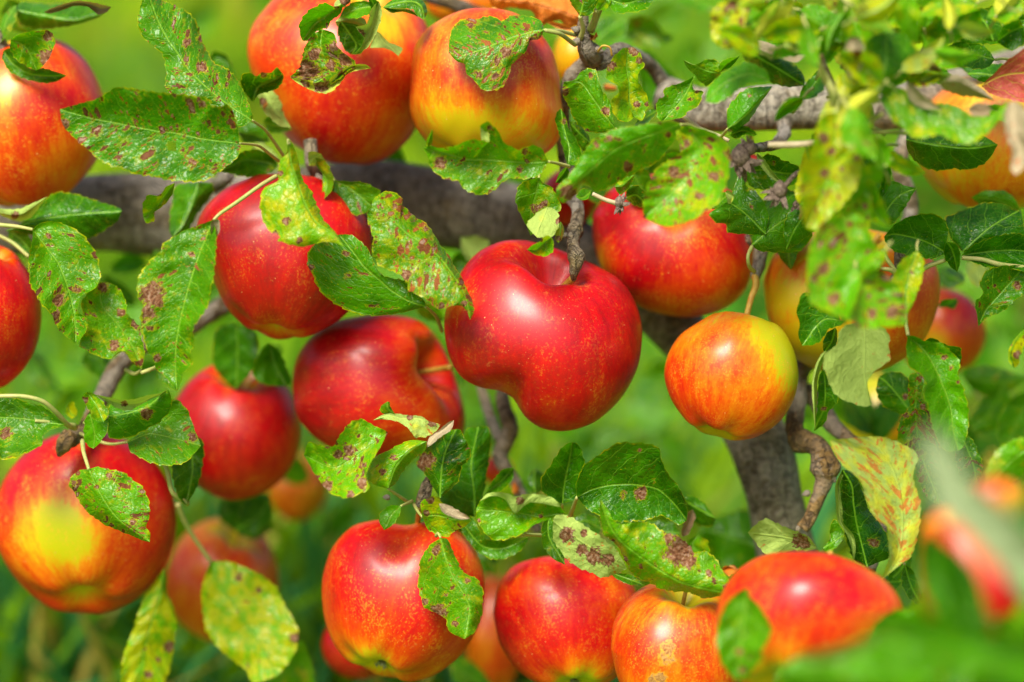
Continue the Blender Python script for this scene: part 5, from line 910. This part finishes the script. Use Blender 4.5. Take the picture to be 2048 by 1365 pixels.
leaf('L', .95, "642,208 612,290 618,400 630,500 690,590 700,722", "632,230 602,300 605,400 615,490 660,560 690,640", "648,235 625,310 640,420 645,500 700,570 712,650", pale=1, tone=.9, sp=0, ye=.2, ser=.2)
leaf('K', .845, "1450,850 1430,980 1415,1120 1400,1250 1435,1352", "1385,880 1322,950 1285,1050 1278,1170 1310,1270 1372,1342", "1462,900 1512,950 1562,1030 1582,1085 1552,1150 1522,1200 1532,1230 1482,1290", tone=.55, sp=.25, ye=.3, pat=[(1400, 1200, 26), (1420, 1300, 24)])
leaf('L', .99, "880,830 950,760 1020,660", "900,760 980,680", "940,820 1010,740", tone=.1, sp=0)
leaf('L', .98, "740,900 860,830 960,820", "780,830 880,790", "820,900 920,870", tone=.15, sp=0)
leaf('L', .63, "1800,1290 1300,1200 900,1100 590,1050", "1750,1130 1350,1060 1200,1015 1050,1000 900,1010 740,1030", "1700,1400 1300,1300 1060,1190 900,1125 740,1075", tone=.6, sp=0, ye=.15, fold=-6)
leaf('L', .76, "1700,1420 1200,1400 800,1380 280,1300", "1600,1250 1200,1130 880,1105 760,1160 620,1205 480,1215 400,1230", "1500,1600 1000,1550 600,1500 350,1420", tone=.65, sp=.15, ye=.2, fold=4)
leaf('L', .722, "385,1215 480,1228 620,1195 770,1150 900,1100", "480,1205 600,1175 740,1130", "460,1262 560,1265 690,1225 800,1170", pale=1, tone=1, sp=0, ye=.15, ser=0)
leaf('L', .61, "1050,40 1180,300 1350,500 1500,640 1720,900", "1150,0 1290,200 1440,330 1600,480 1750,700", "1080,200 1150,430 1300,570 1450,720 1650,900", pale=1, mat=M_PALE_SHEEN, tone=.5, sp=0, ye=0, ser=0, fold=-4)
leaf('L', .665, "1120,520 1130,700 1170,850 1240,1060", "1040,600 1035,760 1080,920 1160,1050", "1200,600 1300,720 1330,850 1330,990", tone=.35, sp=0, ye=0, fold=-6, tv=-8)
leaf('L', .67, "1190,600 1290,760 1340,900 1420,1100", "1150,700 1180,850 1300,1080", "1270,660 1370,780 1420,950 1450,1060", tone=.3, sp=0, ye=.1)
for a in [(1990, 1240, 170, 20, .72, .6, dict(tone=.4, ye=.3, sp=0)), (1960, 1290, 150, 100, .74, .7, dict(tone=.4, ye=.2, sp=0)), (2060, 1130, 120, 190, .88, .5, dict(tone=.2, ye=.1, sp=0)), (1860, 1290, 160, 60, .78, .6, dict(tone=.6, ye=.3, sp=.1)),
          (2080, 880, 160, 130, .90, .6, dict(tone=.7, ye=.4, sp=0)), (1960, 800, 180, 60, 1.1, .6, dict(tone=.9, ye=.5, sp=0)), (1920, 900, 130, 70, 1.06, .6, dict(tone=.6, ye=.3, sp=0)), (1810, 1130, 100, 60, .95, .4, dict(tone=.1, ye=.1, sp=0)),
          (1700, 1330, 140, 20, .86, .6, dict(tone=.6, ye=.3, sp=.3)), (1560, 1330, 130, 60, .87, .5, dict(tone=.7, ye=.6, sp=.3)), (1600, 1345, 90, 10, .87, .4, dict(tone=.5, ye=.3, sp=.1))]:
    simple_leaf(*a[:5], ratio=a[5], **a[6])
# ---- lower left
leaf('I', .952, "480,213 530,320 590,420 650,490 720,540 810,607", "430,218 388,250 373,300 408,350 440,410 490,460 560,510 640,545 720,577 775,600", "530,200 600,215 660,225 722,270 772,310 802,370 812,440 802,490 790,530 812,550",
     tone=.6, sp=.75, ye=.35, fold=4, bend=-3, tv=-4, st="480,213 452,120 446,60", sd=.975, pat=[(590, 250, 26), (400, 285, 22), (640, 325, 22), (765, 335, 20), (720, 500, 22)], sr=4.5)
leaf('I', 1.035, "1140,712 1190,830 1260,940 1340,1060 1420,1180 1500,1330", "1110,780 1088,870 1095,980 1110,1080 1170,1170 1250,1240 1330,1300 1370,1370", "1240,710 1340,750 1422,790 1492,850 1532,930 1572,1000 1612,1080 1602,1180 1560,1260", tone=.85, sp=.35, ye=.72, st="1140,712 1060,600 1000,500 960,400", sd=1.02, sr=5, pat=[(1290, 795, 30), (1395, 870, 24), (1600, 1130, 40)])
leaf('I', 1.05, "1640,1140 1560,1250 1500,1400", "1560,1160 1470,1280 1420,1400", "1680,1250 1700,1330 1690,1400", tone=.8, sp=.4, ye=.5)
leaf('I', 1.02, "890,745 870,880 830,1000 790,1150 740,1400", "830,830 780,900 742,1000 710,1100 670,1200 655,1300 660,1400", "905,800 902,870 940,960 956,1060 942,1160 930,1250 870,1400", tone=.75, sp=.3, ye=.75, pat=[(915, 1170, 40), (800, 1320, 30), (850, 1240, 20)])
leaf('P', 1.10, "440,1000 500,1010 545,1060", "470,980 530,1000", "440,1040 500,1080", tone=.15, sp=0)
leaf('P', 1.08, "540,990 520,1030 470,1060", "500,985 480,1020", "545,1040 510,1070", tone=.3, sp=0)
# ---- leaves farther back in the same tree, too soft to tell apart
COLLECT = []
for a in [(480, 1070, 120, 70, 1.2, .6, dict(tone=.3, sp=0)), (620, 960, 110, 200, 1.18, .6, dict(tone=.5, sp=0)), (700, 1000, 110, 120, 1.25, .6, dict(tone=.7, sp=0)), (930, 1130, 110, 70, 1.15, .5, dict(tone=.1, sp=0)), (900, 1320, 110, 30, 1.1, .6, dict(tone=.1, sp=0)),
          (860, 300, 110, 10, 1.09, .5, dict(tone=1, ye=.9, sp=0)), (780, 290, 90, 60, 1.1, .5, dict(tone=.8, ye=.3, sp=0)), (1010, 800, 110, 100, 1.12, .5, dict(tone=.8, ye=.4, sp=0)), (920, 650, 120, 80, 1.1, .5, dict(tone=.7, ye=.4, sp=0)), (940, 700, 120, 110, 1.08, .5, dict(tone=.4, sp=0)),
          (1480, 640, 110, 60, 1.1, .6, dict(tone=.8, ye=.5, sp=0)), (1600, 760, 90, 70, 1.12, .6, dict(tone=.8, ye=.5, sp=0)), (1660, 760, 110, 60, 1.12, .5, dict(tone=.6, ye=.3, sp=0)), (1560, 660, 100, 130, 1.09, .5, dict(tone=.5, ye=.3, sp=0)),
          (440, 660, 100, 60, 1.1, .5, dict(tone=.3, sp=0)), (560, 690, 90, 110, 1.1, .5, dict(tone=.2, sp=0)), (600, 700, 80, 60, 1.1, .5, dict(tone=.15, sp=0)), (1240, 250, 100, 60, 1.05, .6, dict(tone=.2, sp=.1)), (1180, 200, 100, 110, 1.04, .5, dict(tone=.15, sp=.1)),
          (1150, 330, 110, 40, 1.03, .5, dict(tone=.2, sp=.1)), (1260, 330, 110, 50, 1.0, .6, dict(tone=.25, sp=.1)), (1330, 310, 100, 20, .98, .6, dict(tone=.3, sp=.1)), (1540, 380, 110, 60, .99, .6, dict(tone=.3, sp=.1)), (1590, 430, 110, 90, .985, .6, dict(tone=.4, sp=.1)),
          (1060, 350, 90, 60, 1.03, .5, dict(tone=.1, ye=.2, sp=0)), (1900, 760, 140, 100, 1.15, .6, dict(tone=.6, ye=.5, sp=0)), (2040, 420, 100, 190, 1.0, .6, dict(tone=.05, sp=0)), (1180, 1090, 110, 130, 1.05, .6, dict(tone=.1, sp=0)), (1400, 1060, 100, 60, 1.06, .5, dict(tone=.4, ye=.3, sp=0)),
          (980, 1060, 90, 80, 1.04, .6, dict(tone=.1, sp=0)), (560, 1250, 130, 75, 1.12, .5, dict(tone=.6, ye=.3, sp=0)), (60, 700, 110, 50, 1.15, .5, dict(tone=.4, ye=.2, sp=0)), (100, 480, 90, 120, 1.05, .5, dict(tone=.1, sp=0)), (310, 500, 80, 60, 1.06, .5, dict(tone=.1, sp=0))]:
    simple_leaf(*a[:5], ratio=a[5], **a[6])
_rb = random.Random(8)
for i in range(16):
    simple_leaf(_rb.uniform(1830, 2080), _rb.uniform(720, 1010), _rb.uniform(110, 170), _rb.uniform(0, 360), _rb.uniform(1.05, 1.3), ratio=.6)
for i in range(150):
    d = _rb.uniform(1.22, 1.9)
    cx_, cy_ = _rb.choice([(450, 60), (300, 700), (600, 1000), (1000, 880), (1320, 820), (1250, 950), (1380, 1000), (1300, 60), (1420, 120), (1950, 700), (1980, 560), (250, 780), (80, 820), (560, 1150), (900, 640), (1400, 40), (1700, 900), (1150, 900)])
    simple_leaf(cx_ + _rb.gauss(0, 70), cy_ + _rb.gauss(0, 60), 150 / d, _rb.uniform(0, 360), d, ratio=.6)
fv, ff, fl, fe, fnn, k0 = [], [], [], [], [], 0
for (V, F, a, e, nn_) in COLLECT:
    fv.append(V); ff += [tuple(q + k0 for q in f) for f in F]; fl.append(a); fe.append(e); fnn.append(nn_); k0 += len(V)
COLLECT = None
far = mesh_obj('foliage', np.vstack(fv), ff, M_LEAF, TREE, None, attrs={'lv': np.vstack(fl), 'ev': np.concatenate(fe), 'nec': np.concatenate(fnn)})
far['sp'], far['ye'], far['tone'] = .15, .35, .40; tag(far, 'soft blurred leaves on the branches behind', kind='stuff')
# ---- the dense mass of near leaves at the upper right
_rm = random.Random(21)
for i in range(70):
    x = _rm.uniform(1480, 2060); y = _rm.uniform(-20, 190) if i % 3 else _rm.uniform(150, 420)
    if 1480 < x < 1600 and y > 110: continue
    if i % 3 == 0 and x > 1780 or x > 1900 and y > 60: continue
    simple_leaf(x, y, _rm.uniform(65, 125), _rm.uniform(0, 360), _rm.uniform(.85, .94), ratio=_rm.uniform(.34, .60), fold=_rm.uniform(-7, 5), bend=_rm.uniform(-12, 12), tone=_rm.uniform(.65, 1.0), ye=_rm.choice([.4, .6, .7, .9]), sp=_rm.choice([0, .1, .3, .6, .8]),
                pale=int(_rm.random() < .18), ruf=3.0, stalk=26)
simple_leaf(1700, 770, 130, 50, 1.09, ratio=.6, tone=.15, sp=0, stalk=0); simple_leaf(1800, 790, 110, 110, 1.08, ratio=.6, tone=.4, ye=.2, sp=0, stalk=0)  # filler leaves added to cover and shade the olive-toned apple behind
for i in range(6):
    simple_leaf(_rm.uniform(1620, 1860), _rm.uniform(230, 560), _rm.uniform(80, 130), _rm.uniform(40, 150), _rm.uniform(.87, .93), ratio=_rm.uniform(.4, .6), tone=_rm.uniform(.7, 1.0), ye=_rm.choice([.3, .5, .7]), sp=_rm.choice([.1, .4, .7]), ruf=3.0, stalk=20)
for i in range(9):
    simple_leaf(_rm.uniform(1780, 2080), _rm.uniform(1180, 1380), _rm.uniform(110, 170), _rm.uniform(0, 360), _rm.uniform(.70, .85), ratio=.6, tone=_rm.uniform(.5, 1.0), ye=_rm.choice([.2, .4]), sp=0, stalk=20)
